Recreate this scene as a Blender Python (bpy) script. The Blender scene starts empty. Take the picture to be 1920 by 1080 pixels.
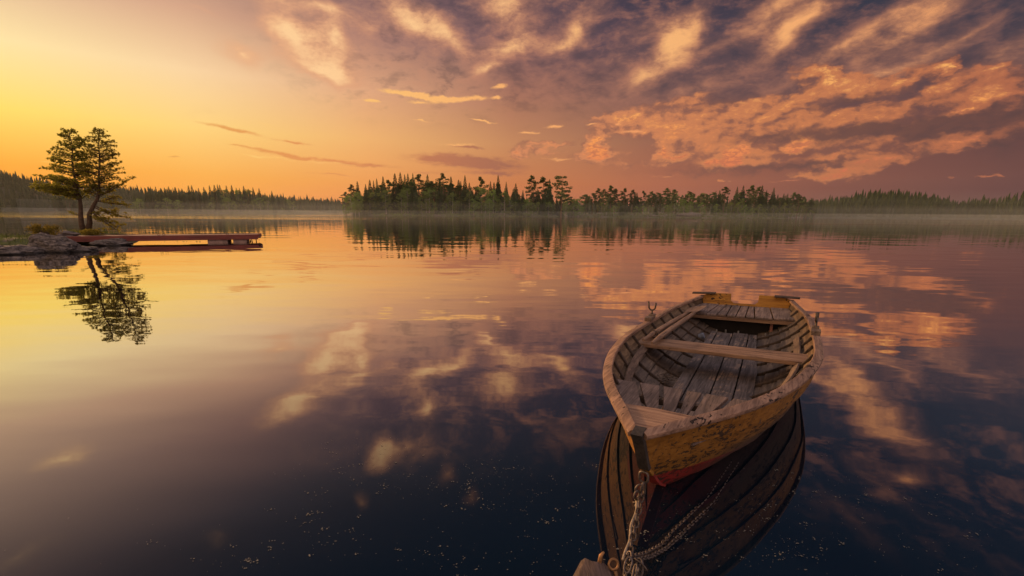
import bpy, bmesh, math, random
from math import sin, cos, tan, radians, degrees, pi, sqrt, atan2, asin, exp
from mathutils import Vector, Matrix, noise as mnoise
import numpy as np

scene = bpy.context.scene
COL = scene.collection
rng = random.Random(7)

# ---------------------------------------------------------------- camera
FPX, CYP, CAM_H = 844.0, 607.0, 1.53         # focal length and principal row in 1920x1080 pixels, eye height above the water
PITCH = math.atan((CYP - 399.5) / FPX)
ROLL = math.atan(13 / 1920)
cam_fwd = Vector((0, cos(PITCH), -sin(PITCH)))
_r0 = Vector((1, 0, 0)); _u0 = _r0.cross(cam_fwd)
cam_right = _r0 * cos(ROLL) + _u0 * sin(ROLL)
cam_up = _u0 * cos(ROLL) - _r0 * sin(ROLL)
cd = bpy.data.cameras.new('camera'); cam = bpy.data.objects.new('camera', cd); COL.objects.link(cam)
cd.sensor_width = 36; cd.lens = FPX / 1920 * 36; cd.shift_y = (CYP - 540) / 1920
cd.clip_start = 0.05; cd.clip_end = 6000
M = Matrix((cam_right, cam_up, -cam_fwd)).transposed().to_4x4(); M.translation = (0, 0, CAM_H)
cam.matrix_world = M
scene.camera = cam

def ray(x, y):
    return cam_fwd + cam_right * ((x - 960) / FPX) + cam_up * ((CYP - y) / FPX)
def at_z(x, y, z):
    d = ray(x, y); t = (z - CAM_H) / d.z
    return Vector((0, 0, CAM_H)) + d * t
def at_depth(x, y, Y):
    d = ray(x, y); t = Y / d.y
    return Vector((0, 0, CAM_H)) + d * t
def azel(x, y, mirror=False):
    d = ray(x, y).normalized()
    return degrees(atan2(d.x, d.y)), degrees(asin(d.z)) * (-1 if mirror else 1)

# ---------------------------------------------------------------- colour helpers
def lin(r, g, b, k=1.0):
    f = lambda c: (c / 255 / 12.92 if c / 255 <= .04045 else ((c / 255 + .055) / 1.055) ** 2.4) * k
    return (f(r), f(g), f(b), 1)

class G:
    """Small node-graph writer."""
    def __init__(self, tree): self.t = tree; self.n = tree.nodes; self.l = tree.links
    def node(self, typ, **kw):
        nd = self.n.new(typ)
        for k, v in kw.items(): setattr(nd, k, v)
        return nd
    def set(self, sock, v):
        if v is None: return
        if isinstance(v, bpy.types.NodeSocket): self.l.new(v, sock)
        else: sock.default_value = v
    def m(self, op, a, b=None, c=None, clamp=False):
        nd = self.node('ShaderNodeMath', operation=op, use_clamp=clamp)
        self.set(nd.inputs[0], a); self.set(nd.inputs[1], b); self.set(nd.inputs[2], c)
        return nd.outputs[0]
    def v(self, op, a, b=None, s=None):
        nd = self.node('ShaderNodeVectorMath', operation=op)
        self.set(nd.inputs[0], a); self.set(nd.inputs[1], b)
        if s is not None: self.set(nd.inputs['Scale'], s)
        return nd.outputs[0]
    def xyz(self, x, y, z=0.0):
        nd = self.node('ShaderNodeCombineXYZ')
        for i, q in enumerate((x, y, z)): self.set(nd.inputs[i], q)
        return nd.outputs[0]
    def sep(self, v):
        nd = self.node('ShaderNodeSeparateXYZ'); self.set(nd.inputs[0], v); return nd.outputs
    def noise(self, vec, scale=1.0, detail=3.0, rough=.5, dist=0.0, color=False, dims='3D'):
        nd = self.node('ShaderNodeTexNoise', noise_dimensions=dims)
        self.set(nd.inputs['Vector'], vec); nd.inputs['Scale'].default_value = scale
        nd.inputs['Detail'].default_value = detail; nd.inputs['Roughness'].default_value = rough
        nd.inputs['Distortion'].default_value = dist
        return nd.outputs['Color' if color else 'Fac']
    def ramp(self, fac, stops, interp='LINEAR'):
        nd = self.node('ShaderNodeValToRGB'); nd.color_ramp.interpolation = interp
        e = nd.color_ramp.elements
        while len(e) > 1: e.remove(e[-1])
        for i, (p, c) in enumerate(stops):
            q = e[0] if i == 0 else e.new(p)
            q.position = p; q.color = c if len(c) == 4 else (*c, 1)
        self.set(nd.inputs[0], fac); return nd.outputs[0]
    def ss(self, x, lo, hi, olo=0.0, ohi=1.0, mode='SMOOTHSTEP'):
        nd = self.node('ShaderNodeMapRange', interpolation_type=mode)
        self.set(nd.inputs[0], x); nd.inputs[1].default_value = lo; nd.inputs[2].default_value = hi
        nd.inputs[3].default_value = olo; nd.inputs[4].default_value = ohi
        return nd.outputs[0]
    def mix(self, f, a, b, mode='MIX'):
        nd = self.node('ShaderNodeMix', data_type='RGBA', blend_type=mode)
        self.set(nd.inputs[0], f); self.set(nd.inputs[6], a); self.set(nd.inputs[7], b)
        return nd.outputs[2]
    def mapping(self, vec, loc=(0, 0, 0), rot=(0, 0, 0), scale=(1, 1, 1), typ='POINT'):
        nd = self.node('ShaderNodeMapping', vector_type=typ); self.set(nd.inputs[0], vec)
        nd.inputs['Location'].default_value = loc; nd.inputs['Rotation'].default_value = rot; nd.inputs['Scale'].default_value = scale
        return nd.outputs[0]

# ---------------------------------------------------------------- sky (world)
SUN_AZ, SUN_EL = -52.0, 9.0
world = bpy.data.worlds.new('World'); scene.world = world; world.use_nodes = True
world.node_tree.nodes.clear()
g = G(world.node_tree)
dirv = g.node('ShaderNodeTexCoord').outputs['Generated']
dx, dy, dz = g.sep(g.v('NORMALIZE', dirv))
AZ = g.m('MULTIPLY', g.m('ARCTAN2', dx, dy), 180 / pi)
EL = g.m('MULTIPLY', g.m('ARCSINE', dz), 180 / pi)
azpos = g.m('MULTIPLY_ADD', AZ, 1 / 360, .5)
AZS = [-180, -110, -60, -47, -33, -17, 0, 17, 33, 47, 60, 110, 180]
ZK = 1.05
BACK = lin(214, 184, 172, ZK); BACKL = lin(240, 190, 135, ZK); BACKR = lin(196, 172, 172, ZK); ZEN = lin(200, 190, 198, ZK)  # unseen sky behind and overhead, brightened as added fill for boat and trees
rows = [   # elevation, colours at the azimuths -60 .. 60
    (0,  [(234,130,38),(244,142,48),(248,154,66),(236,136,78),(200,110,74),(160,94,74),(118,76,68),(96,66,66),(88,62,64)]),
    (3.5,[(248,152,32),(250,164,46),(250,174,74),(238,156,84),(202,122,74),(172,102,76),(134,82,70),(106,68,65),(94,62,63)]),
    (8,  [(255,214,76),(255,220,104),(254,210,124),(240,178,110),(196,134,92),(150,98,80),(116,76,70),(98,66,66),(92,64,66)]),
    (13, [(255,226,134),(254,228,166),(250,212,162),(226,168,128),(166,112,92),(114,82,80),(88,68,74),(78,64,72),(76,64,72)]),
    (18, [(218,182,146),(222,180,148),(214,166,136),(168,122,110),(112,82,88),(72,62,76),(52,54,70),(48,54,70),(48,56,72)]),
    (23, [(186,156,134),(180,146,130),(164,124,114),(116,88,94),(78,66,80),(50,50,68),(38,46,64),(34,44,64),(34,46,66)]),
    (31, [(140,114,106),(122,102,102),(104,92,98),(84,78,88),(58,62,78),(44,52,70),(36,48,68),(34,48,68),(34,48,70)]),
    (42, [(70,68,78),(62,64,80),(54,62,82),(48,60,82),(40,56,80),(36,52,76),(32,50,78),(30,50,82),(30,50,84)]),
    (52, [(70,72,84),(64,70,86),(56,66,84),(48,62,82),(44,58,80),(42,56,82),(38,56,84),(38,58,86),(38,60,90)]),
]
skyc = None
for i, (el, cols) in enumerate(rows):
    st = []
    for a_, c in zip(AZS, [BACK, BACKL] + [lin(*q) for q in cols] + [BACKR, BACK]):
        st.append(((a_ + 180) / 360, c))
    r = g.ramp(azpos, st, 'LINEAR')
    if skyc is None: skyc = r
    else: skyc = g.mix(g.ss(EL, rows[i - 1][0], el, mode='LINEAR'), skyc, r)
skyc = g.mix(g.ss(EL, 52, 68), skyc, ZEN)

UV = g.xyz(AZ, EL, 0.0)
def blobs(vec, lst, gain=2.1):
    acc = None
    for b in lst:
        x, y, w, h, ang, k = b[:6]; mir = len(b) > 6
        u0, v0 = azel(x, y, mir); u1, _ = azel(x + w, y, mir); _, v1 = azel(x, y - h, mir)
        su, sv = abs(u1 - u0) * gain, abs(v1 - v0) * gain
        if mir: ang = -ang
        mp = g.mapping(vec, loc=(u0, v0, 0), rot=(0, 0, radians(ang)), scale=(su, sv, 1), typ='TEXTURE')
        gr = g.node('ShaderNodeTexGradient', gradient_type='QUADRATIC_SPHERE'); g.set(gr.inputs[0], mp)
        acc = g.m('MULTIPLY', gr.outputs['Fac'], k) if acc is None else g.m('MULTIPLY_ADD', gr.outputs['Fac'], k, acc)
    return acc

warpn = g.v('SUBTRACT', g.noise(UV, .16, 3, .55, color=True), (.5, .5, .5))
warp_soft = g.v('ADD', UV, g.v('MULTIPLY', warpn, (4.2, 3.0, 0)))
warpf = g.v('SUBTRACT', g.noise(g.mapping(UV, scale=(.8, 1.3, 1)), .55, 4, .6, color=True), (.5, .5, .5))
warp_c = g.v('ADD', UV, g.v('MULTIPLY', warpf, (5, 2.6, 0)))
warp_s = g.v('ADD', UV, g.v('MULTIPLY', warpf, (2.5, .9, 0)))

WISPS = [(540,58,42,34,-35,1.5),(585,85,30,26,-60,.5),(622,72,26,46,20,1.1),(600,18,70,13,-10,.55),(690,45,40,20,0,.5),(655,100,40,24,0,.35),
 (775,32,52,26,-20,1.35),(838,60,46,20,-36,.95),(450,97,40,20,-14,1.1),(612,130,52,18,-8,1.5),(945,15,45,28,0,1.0),(960,80,58,26,12,1.25),(1085,52,48,26,35,1.0),
 (1045,84,40,12,10,.5),(912,133,30,12,14,1.1),(1262,92,36,34,52,1.5),(1296,48,46,30,40,.9),(1222,50,62,26,12,.6),(1340,92,80,18,22,.5),(1200,146,40,24,16,1.0),
 (1496,52,52,22,28,1.35),(1470,6,90,36,22,.9),(1600,66,170,18,24,.6),(1400,118,160,24,24,.45),(1760,8,140,20,30,.45),(1650,138,130,18,20,.5),(1820,58,110,9,22,.5),
 (1530,118,120,12,24,.45),(1500,172,140,14,6,.4),(1300,176,90,13,8,.4),(990,170,120,14,0,.18),(380,12,30,4,-18,.5),(730,110,60,14,-8,.28),(1880,100,80,14,20,.35),
 (1160,110,30,30,40,.3),(1880,130,90,30,0,.45),(1750,110,120,14,20,.35)]
REFL = [(560,768,62,20,14,1.5,1),(800,772,18,28,10,.9,1),(712,850,20,17,0,1.35,1),(765,838,50,20,0,.75,1),(838,884,20,22,-20,.6,1),(888,925,12,26,-15,.65,1),
 (680,930,15,24,10,.6,1),(400,1000,40,30,20,.35,1),(1062,822,62,26,10,.5,1),(930,745,130,22,6,.5,1),(122,856,44,15,6,1.2,1),(70,1030,60,16,10,.5,1),
 (1702,890,26,11,0,1.1,1),(1660,800,150,34,-28,.7,1),(1580,690,130,30,-26,.7,1),(1640,900,150,22,-30,.5,1),(720,740,40,14,0,.35,1),(1000,790,90,14,0,.4,1),(1600,980,120,20,-30,.45,1),(1820,700,120,20,-20,.45,1)]
CUM = [(1222,236,78,17,-4,1.15),(1290,256,62,14,0,1.0),(1180,222,44,9,0,.95),(1340,214,130,24,0,.75),(1460,232,150,28,0,.62),(1350,272,110,18,0,.55),
 (1556,146,56,15,-14,1.3),(1612,166,62,13,-6,1.15),(1694,150,42,14,14,1.0),(1536,134,36,10,-20,1.0),(1776,127,19,13,20,2.8),(1846,136,42,15,0,1.1),(1884,165,66,26,0,.7),
 (1830,186,64,18,0,.95),(1760,168,42,14,10,.85),(1690,204,62,11,4,.85),(1600,214,84,11,6,.75),(1512,172,26,8,10,.9),(1118,272,17,20,10,2.6),(1124,289,34,11,0,1.3),
 (1356,300,19,16,0,2.4),(1390,292,19,14,20,2.4),(1240,278,11,10,0,1.8),(1264,290,18,8,0,1.8),(1494,273,16,9,12,3.0),(1606,312,46,17,20,.8),(1620,290,86,18,0,.55),
 (1552,260,84,14,0,.6),(1780,272,46,15,0,1.25),(1838,262,36,12,10,1.25),(1690,298,40,8,4,.6),(1560,322,50,8,0,.8),(1800,210,12,6,10,1.3),(1520,334,30,8,0,.85),(1350,338,9,4,0,1.1),(1858,326,17,3,0,.9),(1800,328,12,2.5,0,.6),
 (1430,300,80,13,0,.6),(1290,300,110,10,0,.45),(1200,312,80,7,0,.45),(1700,240,150,30,0,.45),(1880,230,90,34,0,.6),(1480,190,90,13,4,.6),(1420,195,60,7,0,.5),(1260,192,60,9,8,.6),
 (1000,284,40,6,0,.8),(1020,270,46,5,3,.9),(968,288,9,9,0,1.2),(1560,290,30,8,10,.9),(1660,255,40,9,6,.7)]
STREAK = [(760,176,46,5,-3,1.1),(812,184,38,5,-6,1.0),(868,186,42,5,2,1.2),(790,192,30,3.5,0,.8),(697,190,15,3.5,0,1.1),(935,183,10,4,0,1.1),(936,161,12,5,14,1.1),(905,227,26,2.5,-8,1.0),
 (1040,237,22,3,4,1.0),(990,250,16,2.5,0,.9),(785,226,18,2,-6,.6),(500,236,90,2.5,-8,.35),(480,292,60,2.5,-4,.45),(620,306,90,3,-2,.4),(1160,232,12,3,0,.8),(1110,234,10,3,0,.7),
 (860,272,46,4,0,.55),(1190,246,26,3,0,.7),(1050,298,40,3,0,.5),(1480,340,50,2.5,0,.4),(1250,330,60,3,0,.35),(80,302,60,2.5,0,.35)]
DARK = [(855,298,84,9,-1,1.0),(910,311,86,10,-3,.8),(872,275,34,3.5,-5,.9),(432,243,54,3.6,-8,.95),(550,266,34,2.6,-3,.8),(520,287,42,3.6,-7,.95),(605,300,90,4,-3,.7),(800,322,64,5,0,.4),
 (325,296,14,2,-3,.7),(930,325,46,3.6,-2,.55),(690,310,60,4,0,.5),(620,326,60,2.5,-3,.5),(450,275,26,2,-4,.6)]
# broad masses that the small cumulus sit in
MASS = [(1440,240,300,48,0,.62),(1830,205,170,64,0,.75),(1640,290,220,36,0,.42)]

# layer 1: high wisps
Bw = blobs(warp_soft, WISPS + REFL, 2.5)
wv = g.v('ADD', UV, g.v('MULTIPLY', warpn, (4, 3, 0)))
fib = g.noise(g.mapping(wv, rot=(0, 0, radians(-24)), scale=(.22, .80, 1)), 1.0, 6, .6)
puff = g.noise(g.mapping(wv, rot=(0, 0, radians(-12)), scale=(.30, .52, 1)), 1.0, 6, .58)
rip = g.noise(g.mapping(UV, rot=(0, 0, radians(-15)), scale=(1.1, 2.4, 1)), 1.3, 4, .6, dist=.6)
# broken altocumulus field over the upper right, thinning out towards the sun
region = g.m('MULTIPLY', g.ss(AZ, -34, -6), g.m('MULTIPLY', g.ss(EL, 8.5, 14), g.ss(EL, 34, 23)))
brk = g.m('ADD', g.m('MULTIPLY', puff, .75), g.m('MULTIPLY', fib, .45))
brk = g.m('ADD', brk, g.m('MULTIPLY_ADD', rip, .22, -.11))
ab = g.m('MULTIPLY', g.ss(brk, .56, .80), region)
skyc = g.mix(g.m('MULTIPLY', g.ss(brk, .62, .42), g.m('MULTIPLY', region, .40)), skyc, lin(42, 50, 66))
skyc = g.mix(g.m('MULTIPLY', ab, .50), skyc, g.ramp(azpos, [((-30+180)/360, lin(224,166,128)), ((0+180)/360, lin(186,124,100)), ((30+180)/360, lin(160,106,90)), ((60+180)/360, lin(130,92,84))]))
core = g.m('MULTIPLY', Bw, g.m('ADD', g.m('MULTIPLY_ADD', puff, 1.5, -.15), g.m('ADD', g.m('MULTIPLY', fib, .55), g.m('MULTIPLY_ADD', rip, .5, -.25))))
aw = g.ss(core, .06, .92)
wcol = g.mix(g.ss(core, .35, 1.35), g.ramp(azpos, [((-60+180)/360, lin(236,196,150)), ((-25+180)/360, lin(230,164,122)), ((0+180)/360, lin(200,134,104)), ((30+180)/360, lin(180,118,92)), ((60+180)/360, lin(140,98,86))]),
             g.ramp(azpos, [((-50+180)/360, lin(255,216,160)), ((-20+180)/360, lin(255,206,150)), ((10+180)/360, lin(252,188,122)), ((45+180)/360, lin(242,162,104))]))
skyc = g.mix(g.m('MULTIPLY', aw, .95), skyc, wcol)
# layer 2: cumulus bank, lit from the left
cc = g.mapping(g.v('ADD', UV, g.v('MULTIPLY', warpf, (1.6, 1.0, 0))), scale=(.26, .46, 1))
def cn(vec): return g.noise(vec, 1.0, 7, .60, dist=.15)
n0 = cn(cc); n1 = cn(g.v('ADD', cc, (-.13, .15, 0)))
Bc = blobs(warp_c, CUM, 2.3)
Bm = blobs(warp_soft, MASS, 1.7)
shade = g.m('SUBTRACT', n0, n1)
# dull veil of the whole bank
am = g.m('MULTIPLY', g.ss(g.m('ADD', Bm, g.m('MULTIPLY_ADD', n0, 1.1, -.55)), .08, 1.05), .66)
vcol = g.mix(g.ss(g.m('MULTIPLY_ADD', shade, 1.6, g.m('MULTIPLY_ADD', fib, .5, .05)), .0, .65),
             g.ramp(azpos, [((0+180)/360, lin(150,100,80)), ((25+180)/360, lin(112,76,70)), ((50+180)/360, lin(88,62,63))]),
             g.ramp(azpos, [((0+180)/360, lin(206,136,96)), ((25+180)/360, lin(160,100,80)), ((50+180)/360, lin(118,76,68))]))
skyc = g.mix(am, skyc, vcol)
# the brighter heads
dens = g.m('ADD', g.m('MULTIPLY', Bc, 1.15), g.m('MULTIPLY_ADD', n0, 1.5, -.80))
ac = g.m('MULTIPLY', g.ss(dens, -.04, .60), g.ss(Bc, .03, .30))
lit = g.m('ADD', g.m('MULTIPLY', shade, 2.7), g.m('MULTIPLY_ADD', Bc, .50, .04), clamp=True)
ccol = g.mix(g.ss(lit, 0, .5), g.ramp(azpos, [((0+180)/360, lin(160,104,82)), ((25+180)/360, lin(140,90,76)), ((50+180)/360, lin(110,72,66))]),
             g.ramp(azpos, [((0+180)/360, lin(216,138,94)), ((30+180)/360, lin(202,124,80)), ((52+180)/360, lin(172,98,72))]))
hi = g.ramp(g.ss(EL, 1, 13, mode='LINEAR'), [(0, lin(196,92,72)), (.30, lin(222,118,80)), (.6, lin(250,158,86)), (1, lin(254,180,100))])
hi = g.mix(g.ss(rip, .40, .62, 0, .75), hi, lin(190, 108, 80))
ccol = g.mix(g.ss(lit, .45, .95), ccol, hi)
skyc = g.mix(g.m('MULTIPLY', ac, .9), skyc, ccol)
# dull undersides of the bank
UNDER = [(1640,246,150,13,0,1.0),(1810,236,90,15,4,1.1),(1885,205,46,14,0,.9),(1500,312,120,7,0,.6),(1590,190,90,8,6,.6),(1420,262,90,10,0,.6),(1890,270,50,22,0,.8),(1740,190,40,8,10,.5),(1380,186,60,8,4,.6),(1300,322,150,9,0,.4)]
au = g.ss(g.m('MULTIPLY', blobs(warp_c, UNDER, 2.4), g.m('MULTIPLY_ADD', n0, 1.6, .05)), .03, .62)
skyc = g.mix(g.m('MULTIPLY', au, .9), skyc, g.ramp(azpos, [((10+180)/360, lin(136,88,76)), ((30+180)/360, lin(104,72,68)), ((52+180)/360, lin(84,60,62))]))
# layer 3: thin dark bars and bright streaks low over the water
st_n = g.noise(g.mapping(UV, scale=(.5, 2.2, 1)), 1.3, 4, .6)
ad = g.ss(g.m('MULTIPLY', blobs(warp_s, DARK), g.m('MULTIPLY_ADD', st_n, 1.5, .1)), .08, .55)
skyc = g.mix(g.m('MULTIPLY', ad, .8), skyc, g.ramp(azpos, [((-35+180)/360, lin(226,150,72)), ((-22+180)/360, lin(222,136,80)), ((-10+180)/360, lin(180,106,80)), ((0+180)/360, lin(150,94,80))]))
as_ = g.ss(g.m('MULTIPLY', blobs(warp_s, STREAK), g.m('MULTIPLY_ADD', st_n, 1.6, .05)), .10, .55)
skyc = g.mix(as_, skyc, g.ramp(azpos, [((-40+180)/360, lin(255,214,120)), ((-10+180)/360, lin(250,184,112)), ((20+180)/360, lin(236,148,96)), ((50+180)/360, lin(214,110,80))]))
# a low Nishita sky underneath adds its own glow round the sun
nis = g.node('ShaderNodeTexSky', sky_type='NISHITA', sun_disc=False)
nis.sun_elevation = radians(SUN_EL); nis.sun_rotation = radians(SUN_AZ)
nis.air_density = 1.6; nis.dust_density = 3.0
skyc = g.mix(.001, skyc, nis.outputs[0], 'ADD')
skyc = g.mix(g.ss(EL, -6, -1), lin(60, 56, 56), skyc)
bg = g.node('ShaderNodeBackground'); g.set(bg.inputs[0], skyc); bg.inputs[1].default_value = 1.0
g.l.new(bg.outputs[0], g.node('ShaderNodeOutputWorld').inputs[0])
try:
    world.cycles.sampling_method = 'MANUAL'; world.cycles.sample_map_resolution = 512
except Exception: pass

# ---------------------------------------------------------------- sun and exposure
sd = bpy.data.lights.new('sun', 'SUN'); sd.energy = 3.2; sd.color = (1.0, .56, .26); sd.angle = radians(3.0)
sun = bpy.data.objects.new('sun', sd); COL.objects.link(sun)
sv = Vector((sin(radians(SUN_AZ)) * cos(radians(SUN_EL)), cos(radians(SUN_AZ)) * cos(radians(SUN_EL)), sin(radians(SUN_EL))))
sun.rotation_euler = sv.to_track_quat('Z', 'Y').to_euler()
sun.location = (-40, 30, 30)
scene.view_settings.view_transform = 'Standard'; scene.view_settings.look = 'None'
scene.view_settings.exposure = 0.0; scene.view_settings.gamma = 1.0
try: scene.view_settings.use_curve_mapping = False
except Exception: pass
scene.cycles.max_bounces = 8; scene.cycles.volume_bounces = 1; scene.cycles.transparent_max_bounces = 8
scene.cycles.caustics_reflective = False; scene.cycles.caustics_refractive = False
scene.cycles.use_denoising = True

# ================================================================ helpers
def smooth(x, a, b):
    t = min(1, max(0, (x - a) / (b - a))); return t * t * (3 - 2 * t)
def interp(x, xs, ys):
    return float(np.interp(x, xs, ys))

class MB:
    """Collects shapes for one mesh."""
    def __init__(self): self.v = []; self.f = []
    def add(self, vs, fs):
        k = len(self.v); self.v += [tuple(p) for p in vs]; self.f += [tuple(i + k for i in q) for q in fs]
    def box(self, x0, x1, y0, y1, z0, z1, j=0.0):
        P = [(x, y, z) for z in (z0, z1) for y in (y0, y1) for x in (x0, x1)]
        if j: P = [tuple(c + rng.uniform(-j, j) for c in p) for p in P]
        self.add(P, [(0, 2, 3, 1), (4, 5, 7, 6), (0, 1, 5, 4), (2, 6, 7, 3), (0, 4, 6, 2), (1, 3, 7, 5)])
    def slab(self, poly, z0, z1):
        """Prism over a plan polygon; z0 / z1 numbers or functions of (x, y)."""
        n = len(poly); f0 = z0 if callable(z0) else (lambda x, y: z0); f1 = z1 if callable(z1) else (lambda x, y: z1)
        vs = [(x, y, f0(x, y)) for x, y in poly] + [(x, y, f1(x, y)) for x, y in poly]
        area = sum(poly[i][0] * poly[(i + 1) % n][1] - poly[(i + 1) % n][0] * poly[i][1] for i in range(n))
        idx = list(range(n))
        fs = [tuple(reversed(idx)), tuple(i + n for i in idx)] + [(i, (i + 1) % n, (i + 1) % n + n, i + n) for i in idx]
        if area < 0: fs = [tuple(reversed(q)) for q in fs]
        self.add(vs, fs)
    def tube(self, pts, rad, seg=8, cap=True, flat=1.0, up=None):
        pts = [Vector(p) for p in pts]; n = len(pts)
        rads = rad if isinstance(rad, (list, tuple)) else [rad] * n
        vs = []; prev = None
        for i, p in enumerate(pts):
            t = (pts[min(i + 1, n - 1)] - pts[max(i - 1, 0)])
            t = t.normalized() if t.length > 1e-9 else Vector((0, 0, 1))
            if prev is None:
                ref = Vector(up) if up else (Vector((0, 0, 1)) if abs(t.z) < .9 else Vector((1, 0, 0)))
                a = (ref - t * ref.dot(t)).normalized()
            else:
                a = prev - t * prev.dot(t)
                a = a.normalized() if a.length > 1e-6 else t.orthogonal().normalized()
            prev = a; b = t.cross(a)
            for k in range(seg):
                q = 2 * pi * k / seg
                vs.append(p + (a * cos(q) * flat + b * sin(q)) * rads[i])
        fs = []
        for i in range(n - 1):
            for k in range(seg):
                k2 = (k + 1) % seg
                fs.append((i * seg + k, i * seg + k2, (i + 1) * seg + k2, (i + 1) * seg + k))
        if cap:
            fs.append(tuple(reversed(range(seg)))); fs.append(tuple((n - 1) * seg + k for k in range(seg)))
        self.add(vs, fs)
    def ring(self, c, ax, up, ra, rb, r, seg=18, s2=6):
        """Closed loop of wire, half-length ra along up and half-width rb across."""
        up = Vector(up).normalized(); ax = Vector(ax).normalized(); sd_ = up.cross(ax).normalized(); c = Vector(c)
        vs = []; fs = []
        for i in range(seg):
            q = 2 * pi * i / seg
            cq, sq = cos(q), sin(q)
            e = .75 if ra > rb * 1.2 else 1.0
            px = math.copysign(abs(cq) ** e, cq) * ra; py = math.copysign(abs(sq) ** e, sq) * rb
            ctr = c + up * px + sd_ * py
            nr = (up * (cq / ra) + sd_ * (sq / rb)).normalized()
            for k in range(s2):
                w = 2 * pi * k / s2
                vs.append(ctr + (nr * cos(w) + ax * sin(w)) * r)
        for i in range(seg):
            for k in range(s2):
                i2, k2 = (i + 1) % seg, (k + 1) % s2
                fs.append((i * s2 + k, i2 * s2 + k, i2 * s2 + k2, i * s2 + k2))
        self.add(vs, fs)
    def sweep(self, rows, closed=True, cap=True):
        """rows: cross-sections, each the same number of points."""
        n = len(rows[0]); vs = [p for r in rows for p in r]; fs = []
        for i in range(len(rows) - 1):
            for k in range(n if closed else n - 1):
                k2 = (k + 1) % n
                fs.append((i * n + k, i * n + k2, (i + 1) * n + k2, (i + 1) * n + k))
        if closed and cap:
            fs.append(tuple(reversed(range(n)))); fs.append(tuple((len(rows) - 1) * n + k for k in range(n)))
        self.add(vs, fs)
    def mesh(self, name):
        me = bpy.data.meshes.new(name); me.from_pydata(self.v, [], self.f); return me
    def build(self, name, mat=None, parent=None, smooth_=False, bevel=0.0, fix=True, angle=None):
        me = self.mesh(name)
        if fix:
            b = bmesh.new(); b.from_mesh(me); bmesh.ops.recalc_face_normals(b, faces=b.faces); b.to_mesh(me); b.free()
        return link(name, me, mat, parent, smooth_, bevel, angle)

def link(name, me, mat=None, parent=None, smooth_=False, bevel=0.0, angle=None):
    o = bpy.data.objects.new(name, me); COL.objects.link(o)
    if mat: me.materials.append(mat)
    if smooth_: me.polygons.foreach_set('use_smooth', [True] * len(me.polygons))
    if angle is not None:
        me.polygons.foreach_set('use_smooth', [True] * len(me.polygons))
        try: me.set_sharp_from_angle(angle=radians(angle))
        except Exception: pass
    if parent: o.parent = parent
    if bevel:
        md = o.modifiers.new('bevel', 'BEVEL'); md.width = bevel; md.segments = 2; md.limit_method = 'ANGLE'
    return o
def tag(o, label=None, cat=None, group=None, kind=None):
    for k, v in (('label', label), ('category', cat), ('group', group), ('kind', kind)):
        if v: o[k] = v
    return o
def thing(name, label, cat, loc=(0, 0, 0), group=None):
    o = bpy.data.objects.new(name, None); COL.objects.link(o); o.location = loc; o.empty_display_size = .2
    return tag(o, label, cat, group)

# ================================================================ materials
def new_mat(name):
    m = bpy.data.materials.new(name); m.use_nodes = True; m.node_tree.nodes.clear()
    q = G(m.node_tree); b = q.node('ShaderNodeBsdfPrincipled'); out = q.node('ShaderNodeOutputMaterial')
    q.l.new(b.outputs[0], out.inputs[0]); return m, q, b
def bump(q, b, h, dist, strength=1.0):
    bp = q.node('ShaderNodeBump'); bp.inputs['Strength'].default_value = strength; bp.inputs['Distance'].default_value = dist
    q.set(bp.inputs['Height'], h); q.l.new(bp.outputs[0], b.inputs['Normal'])
def obj_co(q): return q.node('ShaderNodeTexCoord').outputs['Object']

def wood(name, light, dark, axis='y', rough=.8, spots=.0, scale=1.0, spotcol=(.03, .02, .016), wear=None, var=.35):
    m, q, b = new_mat(name); co = obj_co(q)
    st = {'x': (2.2, 34, 34), 'y': (34, 2.2, 34), 'z': (34, 34, 2.2)}[axis]
    st = tuple(c * scale for c in st)
    gr = q.noise(q.mapping(co, scale=st), 1.0, 5, .62, dist=.7)
    fine = q.noise(q.mapping(co, scale=tuple(c * 3.1 for c in st)), 1.0, 3, .6)
    big = q.noise(co, 4.2 * scale, 4, .6)
    f = q.m('ADD', q.m('MULTIPLY', gr, .75), q.m('MULTIPLY', fine, .4))
    c = q.mix(q.ss(f, .40, .74), dark, light)
    c = q.mix(q.ss(big, .36, .66, 0, var), c, q.mix(.5, dark, (.10, .085, .08, 1)))
    if wear: c = q.mix(q.m('MULTIPLY', q.ss(q.noise(co, 7 * scale, 5, .65), .5, .62), q.ss(gr, .42, .6)), c, wear)
    crack = q.noise(q.mapping(co, scale=tuple(a_ * .55 for a_ in st)), 1.0, 2, .5, dist=1.2)
    cr = q.ss(q.m('ABSOLUTE', q.m('SUBTRACT', crack, .5)), .0, .012, 1, 0)
    cr = q.m('MULTIPLY', cr, q.ss(big, .45, .6))
    c = q.mix(q.m('MULTIPLY', cr, .75), c, (.02, .016, .014, 1))
    hgt = q.m('SUBTRACT', f, q.m('MULTIPLY', cr, .7))
    if spots:
        s1 = q.noise(q.mapping(co, scale=tuple(38 * (.5 if a_ == min(st) else 1) * scale for a_ in st)), 1.0, 3, .6, dist=.4)
        s2 = q.noise(co, 3.3, 2, .5)
        sp = q.ss(q.m('ADD', s1, q.m('MULTIPLY_ADD', s2, .5, -.25)), .70 - spots * .12, .74 - spots * .12)
        c = q.mix(sp, c, (*spotcol, 1)); hgt = q.m('SUBTRACT', hgt, q.m('MULTIPLY', sp, .8))
    q.set(b.inputs['Base Color'], c); b.inputs['Roughness'].default_value = rough
    b.inputs['Specular IOR Level'].default_value = .3
    bump(q, b, hgt, .0035)
    return m

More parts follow.
